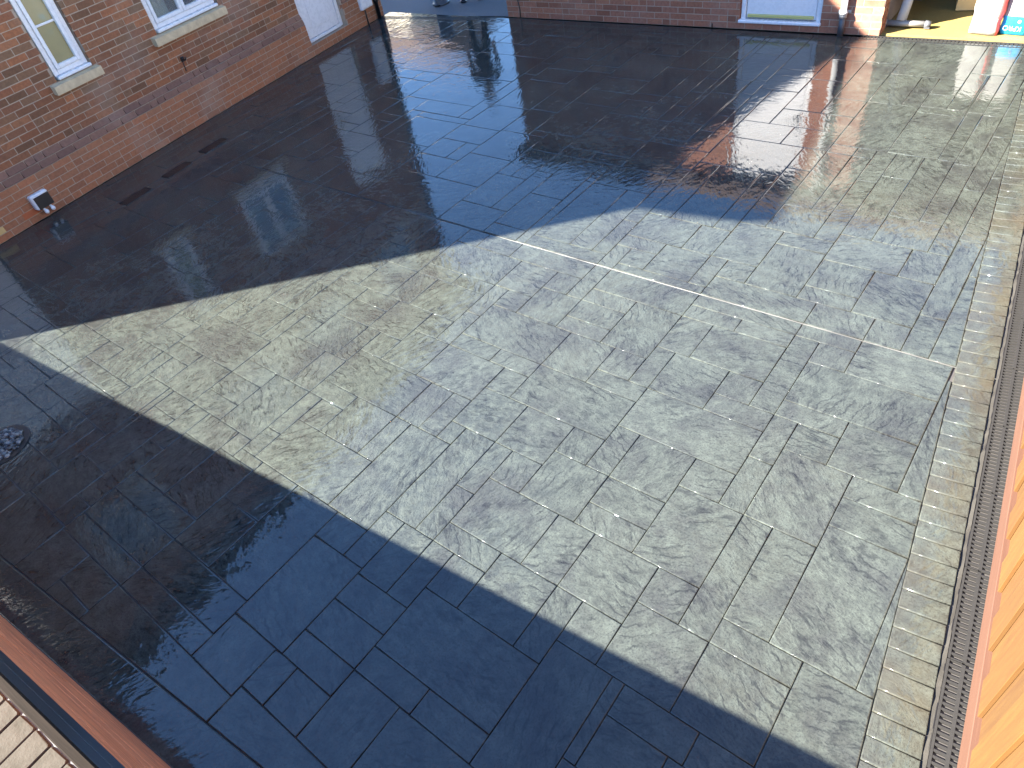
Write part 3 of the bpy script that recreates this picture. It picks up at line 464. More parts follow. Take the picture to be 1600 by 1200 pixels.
(-2944,7088,-2800,7088,-2800,7456,-2944,7456), (-5760,3568,-5584,3568,-5584,3777,-5760,3777), (-7760,3424,-7584,3424,-7584,3792,-7760,3792), (-1008,7264,-848,7264,-848,7552,-1008,7552), (-6848,5248,-6480,5248,-6480,5424,-6848,5424), 
(-9232,6480,-8864,6480,-8864,6848,-9232,6848), (-7584,6384,-7216,6384,-7216,6640,-7584,6640), (-8304,2352,-8128,2352,-8128,2720,-8304,2720), (-7216,4880,-6848,4880,-6848,5056,-7216,5056), (-5936,3568,-5760,3568,-5760,3777,-5936,3777), 
(-4992,8528,-4624,8528,-4624,8784,-4992,8771), (-8304,2720,-8128,2720,-8128,3088,-8304,3088), (-4992,7216,-4624,7216,-4624,7392,-4992,7392), (-5728,6928,-5536,6928,-5536,7296,-5728,7296), (-7760,4352,-7584,4352,-7584,4720,-7760,4720), 
(-6656,480,-6592,480,-6592,960,-6656,960), (-7952,7152,-7760,7152,-7760,7712,-7952,7712), (-400,6112,-326,6112,-400,6831), (-240,4736,-185,4736,-240,5269), (-9384,5344,-9232,5344,-9232,5904,-9440,5904,-9440,5727), 
(-6112,3200,-5936,3200,-5936,3376,-6112,3376), (-1472,6128,-1312,6128,-1312,6288,-1472,6288), (-4624,7872,-4448,7872,-4448,8240,-4624,8240), (-7952,8080,-7760,8080,-7760,8674,-7952,8667), (-8890,1968,-8864,1968,-8864,2720,-9000,2720), 
(-9056,6848,-8864,6848,-8864,7408,-9056,7408), (-9440,7040,-9232,7040,-9232,7600,-9440,7600), (-9735,7744,-9632,7744,-9632,8608,-9808,8602,-9808,8240), (-9232,4306,-9232,5344,-9384,5344), (-8128,7888,-7952,7888,-7952,8448,-8128,8448), 
(-8864,4416,-8688,4416,-8688,4784,-8864,4784), (-8304,5536,-8128,5536,-8128,5904,-8304,5904), (-8864,8352,-8496,8352,-8496,8648,-8864,8635), (-2944,6544,-2800,6544,-2800,6720,-2944,6720), (-9056,5744,-8864,5744,-8864,6112,-9056,6112), 
(-4048,8672,-3680,8672,-3680,8817,-4048,8804), (-4624,5520,-4416,5520,-4416,5632,-4624,5632), (-2960,5904,-2944,5904,-2944,7408,-2960,7408), (-7952,7712,-7760,7712,-7760,8080,-7952,8080), (-8128,7152,-7952,7152,-7952,7520,-8128,7520), 
(-9232,5744,-9056,5744,-9056,6112,-9232,6112), (-4960,-473,-5328,-464,-5328,-507), (-6848,8544,-6480,8544,-6480,8719,-6848,8706), (-8128,7520,-7952,7520,-7952,7888,-8128,7888), (-9056,7408,-8864,7408,-8864,7776,-9056,7776), 
(-9232,6848,-9056,6848,-9056,7216,-9232,7216), (-9056,7776,-8864,7776,-8864,8144,-9056,8144), (-7760,8512,-7392,8512,-7392,8687,-7760,8674), (-5328,-507,-5328,-464,-5504,-464,-5504,-524), (-9232,7216,-9056,7216,-9056,7584,-9232,7584), 
(-9056,8144,-8864,8144,-8864,8512,-9056,8512), (-9232,7584,-9056,7584,-9056,7952,-9232,7952), (-8320,8352,-8128,8352,-8128,8661,-8320,8654), (-8496,8352,-8320,8352,-8320,8654,-8496,8648), (-848,7136,-832,7136,-832,8112,-848,8112), 
(-3472,8672,-3312,8672,-3312,8830,-3472,8824), (-6480,8544,-6288,8544,-6288,8726,-6480,8719), (-5728,8608,-5536,8608,-5536,8752,-5728,8745), (-7392,8512,-7200,8512,-7200,8694,-7392,8687), (-8128,8448,-7952,8448,-7952,8667,-8128,8661), 
(-9440,7600,-9232,7600,-9232,7776,-9440,7776), (-9440,7776,-9232,7776,-9232,7952,-9440,7952), (-544,7792,-498,7792,-536,8160), (-5168,8672,-4992,8672,-4992,8771,-5168,8765), (-9681,7376,-9632,7376,-9632,7744,-9735,7744), 
(-9440,5727,-9440,6256,-9517,6256), (-9056,8512,-8864,8512,-8864,8635,-9056,8629), (-9632,8528,-9440,8528,-9440,8615,-9632,8608), (-9632,7038,-9632,7376,-9681,7376), (-9820,8320,-9808,8602,-9861,8600), 
(-8304,-785,-8304,-272,-8562,-272,-8484,-801), (-8128,-768,-8128,-464,-8304,-464,-8304,-785), (-7760,-734,-7760,-656,-8128,-656,-8128,-768), (-7392,-700,-7392,-464,-7760,-464,-7760,-734), (-6256,-594,-6256,-80,-7392,-80,-7392,-700), 
(-8128,-656,-7760,-656,-7760,96,-8128,96), (-8304,-464,-8128,-464,-8128,672,-8304,672), (-7760,-464,-7392,-464,-7392,-96,-7760,-96), (-464,-54,-464,80,-832,80,-832,-89), (-8562,-272,-8304,-272,-8304,288,-8644,288), 
(298,17,250,480,-96,480,-96,-20), (-96,-20,-96,480,-464,480,-464,-54), (-464,480,250,480,209,880,-464,880), 
]
rest = MB()
for i, P in enumerate(SLABS):
    P = [(P[k] / 1000.0, P[k + 1] / 1000.0) for k in range(0, len(P), 2)]
    cx = sum(p[0] for p in P) / len(P); cy = sum(p[1] for p in P) / len(P)
    dz = random.uniform(-0.0012, 0.0012)
    if i < 300:
        mb = MB(); slab_into(mb, P, dz, org=(cx, cy)); mb.build('slab', 'slab', driveway, (cx, cy, 0))
    else:
        slab_into(rest, P, dz)
o = rest.build('slab_field', 'slab', driveway); o['kind'] = 'stuff'

# soldier course along the drain: border line x = 0.2995 - 0.1024 y
BA = math.atan(0.1024)
bt = Vector((-math.sin(BA), math.cos(BA))); bn = Vector((math.cos(BA), math.sin(BA)))
def bpt(s, d):
    p = Vector((0.2995, 0.0)) + bt * s + bn * d
    return (p.x, p.y)
sb = MB(); random.seed(3)
def sold_mesh(k):
    mb = MB(); w = 0.1062 / 2; l = 0.206 / 2
    slab_into(mb, [(-l, -w), (l, -w), (l, w), (-l, w)], 0.0, 0.0018); return mb.mesh('border_brick')
SM = [sold_mesh(k) for k in range(3)]
s = -0.6
i = 0
while s < 8.85:
    p = bpt(s + 0.053, 0.103)
    link('border_brick', SM[i % 3], 'edge', driveway, (p[0], p[1], random.uniform(-0.001, 0.001)), (0, 0, BA + random.uniform(-0.006, 0.006)))
    s += 0.1062; i += 1
# ragged mortar between the soldier course and the drain
me_ = MB(); random.seed(8); N = 190
L = []; Rr = []
for k in range(N + 1):
    s = -0.6 + 9.5 * k / N
    a = bpt(s, 0.209 + random.uniform(-0.004, 0.006)); b = bpt(s, 0.224)
    L.append((a[0], a[1], 0.001 + random.uniform(-0.003, 0.004))); Rr.append((b[0], b[1], 0.004 + random.uniform(-0.003, 0.002)))
me_.add(L + Rr, [(k, N + 1 + k, N + 2 + k, k + 1) for k in range(N)])
me_.build('mortar_bedding', 'mortar_edge', driveway)
# saw-cut movement joint across the drive, with a sloped strip shaped and coloured as its sun glint
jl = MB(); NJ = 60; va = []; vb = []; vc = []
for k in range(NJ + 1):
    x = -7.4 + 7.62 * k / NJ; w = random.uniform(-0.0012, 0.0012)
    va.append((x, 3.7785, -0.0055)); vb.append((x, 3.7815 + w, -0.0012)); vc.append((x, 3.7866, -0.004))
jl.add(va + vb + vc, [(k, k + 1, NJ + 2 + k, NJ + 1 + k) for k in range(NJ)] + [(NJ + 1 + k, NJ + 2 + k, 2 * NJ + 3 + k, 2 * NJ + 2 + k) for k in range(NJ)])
jl.build('movement_joint_glint', 'lip', driveway)
# plain trowelled border in front of the low fence
def qpt(x, q):   # fence line runs along (1, 0.094)
    return (x, q + 0.094 * x)
mb = MB(); slab_into(mb, [qpt(-8.3, -0.2265), qpt(0.40, -0.2265), qpt(0.33, -0.012), qpt(-8.4, -0.012)], 0.0)
mb.build('border_strip', 'slab', driveway)

# ------------------------------------------------------------------ channel drains
def grate_mesh(L, W, pitch=0.0250):
    mb = MB(); e = 0.011; c = 0.007
    mb.box(0, e, 0, L, -0.012, 0.0); mb.box(W - e, W, 0, L, -0.012, 0.0); mb.box(W / 2 - c, W / 2 + c, 0.004, L - 0.004, -0.012, -0.0006)
    n = int(L / pitch)
    for k in range(n + 1):
        y = k * L / n
        y0 = max(0, y - 0.0055); y1 = min(L, y + 0.0055)
        mb.box(e, W / 2 - c, y0, y1, -0.012, -0.0012); 
        y0 = max(0, y - 0.0055 + 0.006); y1 = min(L, y + 0.0055 + 0.006)
        if y1 > y0: mb.box(W / 2 + c, W - e, y0, y1, -0.012, -0.0012)
    return mb.mesh('grate')
def drain(name, label, p0, ang, length, W, sec=0.5, mat='grate', pitch=0.025):
    r = empty(name, (p0[0], p0[1], 0.002), ang); tag(r, label, 'drain')
    mb = MB(); mb.box(-0.004, 0.0, 0, length, -0.09, 0.001); mb.box(W, W + 0.006, 0, length, -0.09, 0.002); mb.box(0, W, 0, length, -0.0092 - 0.08, -0.0092 - 0.075)
    mb.build('channel', 'black', r)
    gm = grate_mesh(sec - 0.004, W - 0.002, pitch); n = int(math.ceil(length / sec))
    for k in range(n): link('grate', gm, mat, r, (0.001, k * sec + 0.002, 0))
    return r
p = bpt(-0.6, 0.225)
drain('channel_drain', 'long slotted channel drain running beside the soldier course and timber fence', p, BA, 9.5, 0.131)
pg = math.atan(0.035)
drain('channel_drain', 'short slotted channel drain across the open garage entrance', (-0.30, 8.872), pg + math.pi / 2, 1.95, 0.11, pitch=0.036)
drain('channel_drain', 'brown slotted drain across the gap to the road between the buildings', (-7.39, 8.60), math.atan(0.1322) + math.pi / 2, 2.40, 0.10, pitch=0.036)

# ------------------------------------------------------------------ brick laying
def lay(y0, y1, z0, z1, openings, x=0.0, course=0.075, first=0):
    """stretcher bond in the local y-z plane; returns [ya, yb, za, zb, course index]"""
    out = []; n = int(round((z1 - z0) / course))
    for c in range(n):
        za = z0 + c * course + 0.005; zb = za + 0.065
        spans = [(y0, y1)]
        for (a, b, lo, hi) in openings:
            if zb > lo + 0.01 and za < hi - 0.01:
                ns = []
                for (p, q) in spans:
                    if b <= p or a >= q: ns.append((p, q))
                    else:
                        if a > p: ns.append((p, a))
                        if b < q: ns.append((b, q))
                spans = ns
        off = 0.1125 if (c + first) % 2 else 0.0
        for (p, q) in spans:
            k = math.floor((p - off) / 0.225)
            while True:
                a = off + k * 0.225; b = a + 0.215; k += 1
                if a >= q: break
                # some courses carry headers
                aa, bb = max(a, p), min(b, q)
                if bb - aa < 0.03: continue
                if (c * 7 + k * 5) % 11 == 0 and bb - aa > 0.2:
                    out.append((aa, (aa + bb) / 2 - 0.005, za, zb, c)); out.append(((aa + bb) / 2 + 0.005, bb, za, zb, c))
                else: out.append((aa, bb, za, zb, c))
    return out
def brick_vs(a, b, za, zb, x0, x1, xt=None):
    """brick from x0 (back) to x1 (face); xt: face position at the top edge"""
    xt = x1 if xt is None else xt
    j = [random.uniform(-0.0015, 0.0015) for _ in range(8)]
    vs = [(x0, a, za), (x0, b, za), (x0, b, zb), (x0, a, zb), (x1, a + j[0], za + j[1]), (x1, b + j[2], za + j[3]), (xt, b + j[4], zb + j[5]), (xt, a + j[6], zb + j[7])]
    fs = [(4, 5, 6, 7), (3, 7, 6, 2), (0, 1, 5, 4), (0, 4, 7, 3), (1, 2, 6, 5)]
    return vs, fs
def lay_bricks(part, bricks, view, limit, facefn, matfn, restname='brick_field', axis='y'):
    """bricks nearest the viewpoint become parts of their own, the rest one mesh per material"""
    bricks = sorted(bricks, key=view)
    rest = {}
    for i, br in enumerate(bricks):
        a, b, za, zb, c = br; x0, x1, xt = facefn(br)
        vs, fs = brick_vs(a, b, za, zb, x0, x1, xt)
        if axis == 'x':   # wall running along local x, face towards -y
            vs = [(v[1], -v[0], v[2]) for v in vs]
        m_ = matfn(br)
        if i < limit:
            ctr = [sum(v[q] for v in vs) / 8 for q in range(3)]
            mb = MB(); mb.add([[v[q] - ctr[q] for q in range(3)] for v in vs], fs); mb.build('brick', m_, part, ctr)
        else: rest.setdefault(m_, MB()).add(vs, fs)
    for m_, mb in rest.items():
        o = mb.build(restname, m_, part); o['kind'] = 'stuff'

# ================================================================== left house
HA = math.atan(0.1464)
house = empty('brick_house', (-8.6166, 0, 0), HA)
tag(house, 'two storey red brick house with white windows along the left of the driveway', 'house')
Y0, Y1, ZE = -1.07, 8.55, 5.68
OPEN = [(2.945, 3.425, 1.125, 2.25), (4.38, 5.43, 1.125, 2.25), (6.74, 7.62, 0.15, 2.25), (-0.78, 1.32, 0.0, 2.16),
        (2.6, 3.7, 3.6, 4.8), (4.4, 5.5, 3.6, 4.8), (6.6, 7.7, 3.6, 4.8), (0.0, 1.1, 3.6, 4.8)]
XU = -0.05
# the mortar-coloured core with real openings: horizontal bands between opening edges
core = MB()
zs = sorted({0.0, 0.45, 0.525, 0.6, ZE} | {z for o in OPEN for z in o[2:]})
for za, zb in zip(zs[:-1], zs[1:]):
    zc = (za + zb) / 2; spans = [(Y0, Y1)]
    for (a, b, lo, hi) in OPEN:
        if lo < zc < hi: spans = [s2 for (p, q) in spans for s2 in (((p, a), (b, q)) if a > p and b < q else ((p, q),)) if s2[1] > s2[0]]
    xf = -0.003 if zc < 0.45 else (-0.025 if zc < 0.525 else XU - 0.003)
    for (p, q) in spans: core.box(-0.35, xf, p, q, za, zb)
wall = core.build('wall', 'mortar', house)
core = MB(); core.box(-7.5, -0.351, Y0, Y0 + 0.3, 0, ZE); core.box(-7.5, -0.351, Y1 - 0.3, Y1, 0, ZE); core.box(-7.5, -7.2, Y0 + 0.3, Y1 - 0.3, 0, ZE)
core.box(-0.349, -0.06, Y0 - 0.012, Y0 - 0.001, 0, ZE)  # dark board added over the wall end so its sunlit face reflects dark
core.build('rear_wall', 'roof', house)
dk = MB(); dk.box(-0.36, -0.352, Y0 + 0.3, Y1 - 0.3, 0, ZE); dk.build('dark_room_backing', 'black', house)  # black sheet stands in for the darkness of the rooms behind
bricks = lay(Y0, Y1, 0.0, 5.625, OPEN)
def hview(b):
    y = (b[0] + b[1]) / 2; z = (b[2] + b[3]) / 2
    # part of the facade that the picture shows
    vis = z < 0.06 + (0.87 - 0.0) + 0.0 if y > 4.6 else z < 2.1
    if y < 1.3 or y > 6.7: vis = False
    return (0 if vis else 1, (y - 1.0) ** 2 + (z - 1.1) ** 2)
def hface(b):
    if b[4] < 6: return (-0.05, 0.0, None)
    if b[4] == 6: return (-0.06, 0.0, -0.022)
    if b[4] == 7: return (-0.09, -0.022, XU)
    return (XU - 0.03, XU, None)
def hmat(b): return 'brick_low' if b[4] < 6 else ('brick_purple' if b[4] < 8 else 'brick')
random.seed(21)
lay_bricks(wall, bricks, hview, 300, hface, hmat)
# rear corner return bricks towards the road (local +y end), same bond
# roof
rf = MB(); ov = 0.38; xm = -3.75; hd = ov + 3.75; zr = ZE + hd * 0.6
a_, b_ = Y0 - ov, Y1 + ov; xb = 2 * xm - ov
rv = []
for dz in (0.0, 0.16):
    rv += [(ov, a_, ZE + dz), (ov, b_, ZE + dz), (xb, b_, ZE + dz), (xb, a_, ZE + dz), (xm, a_ + hd, zr + dz), (xm, b_ - hd, zr + dz)]
rf.add(rv, [(6, 7, 11, 10), (7, 8, 11), (8, 9, 10, 11), (9, 6, 10), (0, 3, 2, 1), (0, 1, 7, 6), (1, 2, 8, 7), (2, 3, 9, 8), (3, 0, 6, 9)])
roof = rf.build('roof', 'roof', house)
sf = MB(); sf.box(-0.04, ov - 0.005, Y0 - 0.3, Y1 + 0.3, ZE - 0.03, ZE - 0.002); sf.build('soffit', 'black', roof)
fb = MB(); e_ = 0.006
fb.box(ov, ov + e_, a_ - e_, b_ + e_, ZE - 0.03, ZE + 0.165); fb.box(xb - e_, xb, a_ - e_, b_ + e_, ZE - 0.03, ZE + 0.165)
fb.box(xb, ov, a_ - e_, a_, ZE - 0.03, ZE + 0.165); fb.box(xb, ov, b_, b_ + e_, ZE - 0.03, ZE + 0.165)
fb.build('fascia', 'black', roof)
gt = MB(); gt.tube([(ov + 0.06, a_, ZE + 0.06), (ov + 0.06, b_, ZE + 0.06)], 0.055, 10); gt.build('gutter', 'black', roof)

def window(y0, y1, z0, z1, lights=1, transom=None, glass='glass', sill=True, xf=-0.085):
    t = 0.055; w = MB()
    w.bbox(xf - 0.06, xf, y0, y0 + t, z0, z1, b=0.006); w.bbox(xf - 0.06, xf, y1 - t, y1, z0, z1, b=0.006)
    w.bbox(xf - 0.061, xf - 0.001, y0 + t, y1 - t, z0, z0 + t, b=0.006); w.bbox(xf - 0.061, xf - 0.001, y0 + t, y1 - t, z1 - t, z1, b=0.006)
    win = w.build('window', 'upvc', house)
    f = MB(); wd = (y1 - y0 - 2 * t) / lights
    for k in range(lights):
        a = y0 + t + k * wd; b = a + wd; s_ = 0.045
        f.bbox(xf - 0.05, xf + 0.012, a + 0.002, a + s_, z0 + t + 0.002, z1 - t - 0.002, b=0.005); f.bbox(xf - 0.05, xf + 0.012, b - s_, b - 0.002, z0 + t + 0.002, z1 - t - 0.002, b=0.005)
        f.bbox(xf - 0.049, xf + 0.011, a + s_, b - s_, z0 + t + 0.002, z0 + t + s_, b=0.005); f.bbox(xf - 0.049, xf + 0.011, a + s_, b - s_, z1 - t - s_, z1 - t - 0.002, b=0.005)
        pz = [(z0 + t + s_, z1 - t - s_)]
        if transom:
            f.bbox(xf - 0.047, xf - 0.014, a + s_, b - s_, transom - 0.011, transom + 0.011, b=0.003)
            pz = [(z0 + t + s_, transom - 0.011), (transom + 0.011, z1 - t - s_)]
        for (p, q) in pz:
            g_ = MB(); g_.box(xf - 0.034, xf - 0.024, a + s_ - 0.001, b - s_ + 0.001, p, q); g_.build('pane', glass, win)
    f.build('casement', 'upvc', win)
    cs = MB(); cs.bbox(xf - 0.06, xf + 0.055, y0 - 0.0, y1, z0 - 0.035, z0 - 0.001, b=0.006); cs.build('cill', 'upvc', win)
    rv = MB(); rv.box(-0.30, xf - 0.061, y0, y1, z0 + 0.0, z1); 
    if sill:
        s3 = MB(); a, b = y0 - 0.13, y1 + 0.06
        s3.add([(-0.13, a, z0 - 0.135), (0.022, a, z0 - 0.150), (0.022, b, z0 - 0.150), (-0.13, b, z0 - 0.135), (-0.13, a, z0 - 0.037), (0.022, a, z0 - 0.060), (0.022, b, z0 - 0.060), (-0.13, b, z0 - 0.037)],
               [(0, 3, 2, 1), (4, 5, 6, 7), (0, 1, 5, 4), (1, 2, 6, 5), (2, 3, 7, 6), (3, 0, 4, 7)])
        o = s3.build('stone_sill', 'stone', win)
    lt = MB(); lt.bbox(-0.12, XU + 0.004, y0 - 0.12, y1 + 0.12, z1 + 0.002, z1 + 0.20, b=0.006)
    return win
OPENW = [(2.975, 3.41, 1.17, 2.24, 1, 1.655, 'obscure'), (4.405, 5.41, 1.17, 2.24, 2, None, 'glass')]
for a, b, lo, hi, n_, tr, gl in OPENW: window(a, b, lo, hi, n_, tr, gl)
for a, b, lo, hi in OPEN[4:]: window(a + 0.02, b - 0.02, lo + 0.04, hi - 0.01, 2)
cu = MB(); N = 14
for k in range(N):
    y = 4.53 + 0.26 * k / N; x = -0.20 + 0.018 * math.sin(k * 1.7); y2 = 4.53 + 0.26 * (k + 1) / N; x2 = -0.20 + 0.018 * math.sin((k + 1) * 1.7)
    cu.add([(x, y, 1.2), (x2, y2, 1.2), (x2, y2, 2.2), (x, y, 2.2)], [(0, 1, 2, 3)], True)
cu.build('curtain', 'curtain', house)
# back door
d = MB(); d.bbox(-0.15, -0.08, 6.745, 6.81, 0.16, 2.245, b=0.006); d.bbox(-0.15, -0.08, 7.55, 7.615, 0.16, 2.245, b=0.006); d.bbox(-0.15, -0.081, 6.81, 7.55, 2.18, 2.245, b=0.006); d.bbox(-0.15, -0.06, 6.81, 7.55, 0.16, 0.20, b=0.006)
door = d.build('door', 'upvc', house)
d = MB(); d.bbox(-0.135, -0.09, 6.815, 7.545, 0.205, 2.175, b=0.008); leaf = d.build('door_leaf', 'upvc', door)
for (lo, hi) in ((0.32, 0.95), (1.12, 2.02)):
    d = MB(); d.bbox(-0.095, -0.082, 6.95, 7.41, lo, hi, b=0.012); d.build('raised_panel', 'upvc', door)
d = MB(); d.bbox(-0.09, -0.075, 6.865, 6.895, 1.0, 1.22, b=0.004); d.tube([(-0.078, 6.88, 1.12), (-0.03, 6.88, 1.12), (-0.03, 6.99, 1.12)], 0.009, 8); d.build('handle', 'silver', door)
st = MB()
for k in range(8):
    a = 6.75 + k * 0.1085; st.bbox(-0.12, -0.004, a, a + 0.10, 0.085, 0.148, b=0.004)
st.build('brick_step', 'brick_low', house)
# big white panel door further along the same wall
gdr = MB(); gdr.box(-0.12, -0.08, -0.77, 1.31, 0.01, 2.15); gd = gdr.build('garage_door', 'upvc', house)
for k in range(4):
    q = MB(); q.bbox(-0.082, -0.066, -0.74, 1.28, 0.05 + k * 0.525, 0.05 + k * 0.525 + 0.49, b=0.012); q.build('panel', 'upvc', gd)
# air bricks in the plinth
def airbrick(yc, zc, mat, name='air_brick'):
    mb = MB(); mb.box(-0.02, -0.001, yc - 0.105, yc + 0.105, zc - 0.033, zc + 0.033)
    for r_ in range(3):
        for c_ in range(9):
            y = yc - 0.096 + c_ * 0.0215; z = zc - 0.028 + r_ * 0.02
            mb.box(-0.001, 0.006, y, y + 0.006, z, z + 0.016)
    for r_ in range(4): mb.box(-0.001, 0.006, yc - 0.105, yc + 0.105, zc - 0.033 + r_ * 0.02, zc - 0.028 + r_ * 0.02)
    mb.build(name, mat, house, (0.0015, 0, 0))
airbrick(1.865, 0.115, 'airbrick'); airbrick(1.42, 0.115, 'card')
# meter box, cable and rainwater pipe by the far corner
mbx = MB(); mbx.bbox(-0.05, 0.06, 8.0, 8.28, 0.235, 0.93, b=0.012); bx = mbx.build('meter_box', 'upvc', house)
q = MB(); q.bbox(0.058, 0.066, 8.02, 8.26, 0.255, 0.91, b=0.004); q.build('meter_door', 'upvc', bx)
q = MB(); q.tube([(0.012, 8.10, 0.24), (0.012, 8.10, 0.0)], 0.011, 8); q.build('cable', 'black', house)
q = MB(); q.tube([(0.045, 8.37, 0.0), (0.045, 8.37, ZE - 0.05)], 0.034, 12); dp = q.build('downpipe', 'black', house)
for z in (0.25, 1.9, 3.7):
    q = MB(); q.tube([(0.045, 8.37, z), (0.045, 8.37, z + 0.07)], 0.041, 12); q.build('pipe_clip', 'black', dp)
# hook on the wall
hk = MB(); hk.bbox(XU, XU + 0.02, 4.53, 4.58, 0.74, 0.80, b=0.005); hk.tube([(XU + 0.01, 4.555, 0.77), (XU + 0.075, 4.555, 0.765), (XU + 0.085, 4.555, 0.80)], 0.009, 8)
hk.tube([(XU + 0.006, 4.545, 0.75), (XU + 0.006, 4.535, 0.63)], 0.006, 6); hk.build('hose_hook', 'black', house)
# small box with two knobs, low on the wall
bxr = empty('wall_box', (0, 0, 0)); 
hm = Matrix.Rotation(HA, 4, 'Z'); hm.translation = (-8.6166, 0, 0)
def hw(x, y, z): return hm @ Vector((x, y, z))
bxr.location = hw(0.0, 2.015, 0.10); bxr.rotation_euler = (0, 0, HA)
tag(bxr, 'small white edged box with dark face and two white knobs low on the house wall', 'wall box')
q = MB(); q.bbox(0.001, 0.075, -0.105, 0.105, 0.02, 0.185, b=0.012); q.build('housing', 'upvc', bxr)
q = MB(); q.bbox(0.074, 0.082, -0.082, 0.10, 0.0205, 0.160, b=0.006); q.build('dark_face', 'black', bxr)
for y in (-0.035, 0.045):
    q = MB(); q.tube([(0.05, y, 0.03), (0.078, y, -0.012)], 0.013, 8); q.blob((0.088, y, -0.02), 0.024, 1, 1, 1.1, 10, 6); q.build('knob', 'upvc', bxr)

# ================================================================== garage at the back
GA = pg
gar = empty('brick_garage', (-2.112, 8.928, 0), GA)
tag(gar, 'single storey flat roofed red brick garage across the back of the driveway', 'garage')
GX0 = -5.27; GH = 2.10
GOP = [(-1.65, -0.67, 0.075, 2.02)]
core = MB()
for za, zb in ((0, 0.075), (0.075, 2.02), (2.02, GH)):
    if za == 0.075: sp = [(GX0, -1.65), (-0.67, 0.0)]
    else: sp = [(GX0, 0.0)]
    for p, q in sp: core.box(p, q - 0.006, 0.003, 0.215, za, zb)
gw = core.build('wall', 'mortar', gar)
core = MB(); core.box(0.0, 2.0, 0.006, 0.215, 2.0, GH)
core.build('lintel', 'mortar', gar)
bricks = [b for b in lay(GX0, 0.0, 0.0, GH, GOP)]
random.seed(5)
def gview(b): return (b[2] > 0.5, ((b[0] + b[1]) / 2 + 1.2) ** 2 + (b[2] * 3) ** 2)
lay_bricks(gw, bricks, gview, 110, lambda b: (-0.05, 0.0, None), lambda b: 'brick_garage', axis='x')
# jamb (return) of the pier beside the opening
random.seed(6)
jb = MB()
for c in range(27):
    za = c * 0.075 + 0.005
    for (a, b) in (((0.012, 0.105), (0.115, 0.205)) if c % 2 else ((0.012, 0.205),)):
        jb.box(-0.006, 0.0, a, b, za, za + 0.065)
o = jb.build('jamb_bricks', 'brick_garage', gar); o['kind'] = 'stuff'
core = MB(); core.box(GX0 + 0.001, GX0 + 0.215, 0.215, 5.6, 0, GH); core.box(GX0 + 0.215, 2.1, 5.4, 5.6, 0, GH); core.box(1.95, 2.1, 0.0, 5.4, 0, GH); core.box(-0.22, -0.01, 0.215, 5.4, 0, GH - 0.001)
core.build('side_wall', 'inner', gar)
rf = MB(); rf.bbox(GX0 - 0.15, 2.2, -0.16, 5.75, GH + 0.004, GH + 0.20, b=0.01); grf = rf.build('roof', 'roof', gar)
fs_ = MB(); fs_.bbox(GX0 - 0.17, 2.22, -0.182, -0.162, GH - 0.02, GH + 0.19, b=0.004); fs_.build('fascia', 'roof', grf)
fl = MB(); fl.box(-0.005, 1.95, 0.062, 5.4, -0.03, 0.008); fl.build('floor', 'pvcfloor', gar)
d = MB(); d.bbox(-1.645, -1.585, 0.03, 0.10, 0.08, 2.015, b=0.006); d.bbox(-0.735, -0.675, 0.03, 0.10, 0.08, 2.015, b=0.006); d.bbox(-1.585, -0.735, 0.031, 0.10, 1.955, 2.015, b=0.006); d.bbox(-1.66, -0.66, -0.03, 0.10, 0.076, 0.112, b=0.008)
gd2 = d.build('door', 'upvc', gar)
d = MB(); d.bbox(-1.58, -0.74, 0.042, 0.09, 0.118, 1.95, b=0.008); d.build('door_leaf', 'upvc', gd2)
d = MB(); d.bbox(-1.56, -0.76, 0.012, 0.041, 0.135, 0.170, b=0.006); d.build('weather_bar', 'yellow', gd2)
d = MB(); d.bbox(-0.80, -0.775, 0.022, 0.041, 1.0, 1.2, b=0.004); d.tube([(-0.787, 0.03, 1.1), (-0.787, -0.02, 1.1), (-0.90, -0.02, 1.1)], 0.009, 8); d.build('handle', 'silver', gd2)
q = MB(); q.tube([(-0.415, -0.055, 0.0), (-0.415, -0.055, 0.20)], 0.034, 14); dp = q.build('downpipe', 'dgrey', gar)
q = MB(); q.tube([(-0.415, -0.055, 0.20), (-0.415, -0.055, 0.27), (-0.415, -0.055, 0.271), (-0.415, -0.055, GH)], [0.043, 0.043, 0.034, 0.034], 14); q.build('upper_pipe', 'grey', dp)  # one pipe in two tones: sunlit length painted paler, shaded foot painted dark
q = MB(); q.bbox(-0.48, -0.345, -0.020, -0.002, 0.235, 0.265, b=0.004); q.tube([(-0.415, -0.055, 0.235), (-0.415, -0.055, 0.262)], 0.049, 14); q.build('pipe_clip', 'grey', dp)
q = MB(); q.tube([(-2.0, -0.010, 0.0), (-2.0, -0.010, 0.05)], 0.008, 8); q.build('cable', 'black', gar)
q = MB(); q.tube([(-5.05, -0.008, 0.25), (-5.03, -0.008, 0.12), (-5.035, -0.008, 0.0)], 0.007, 8); q.build('cable', 'black', gar)

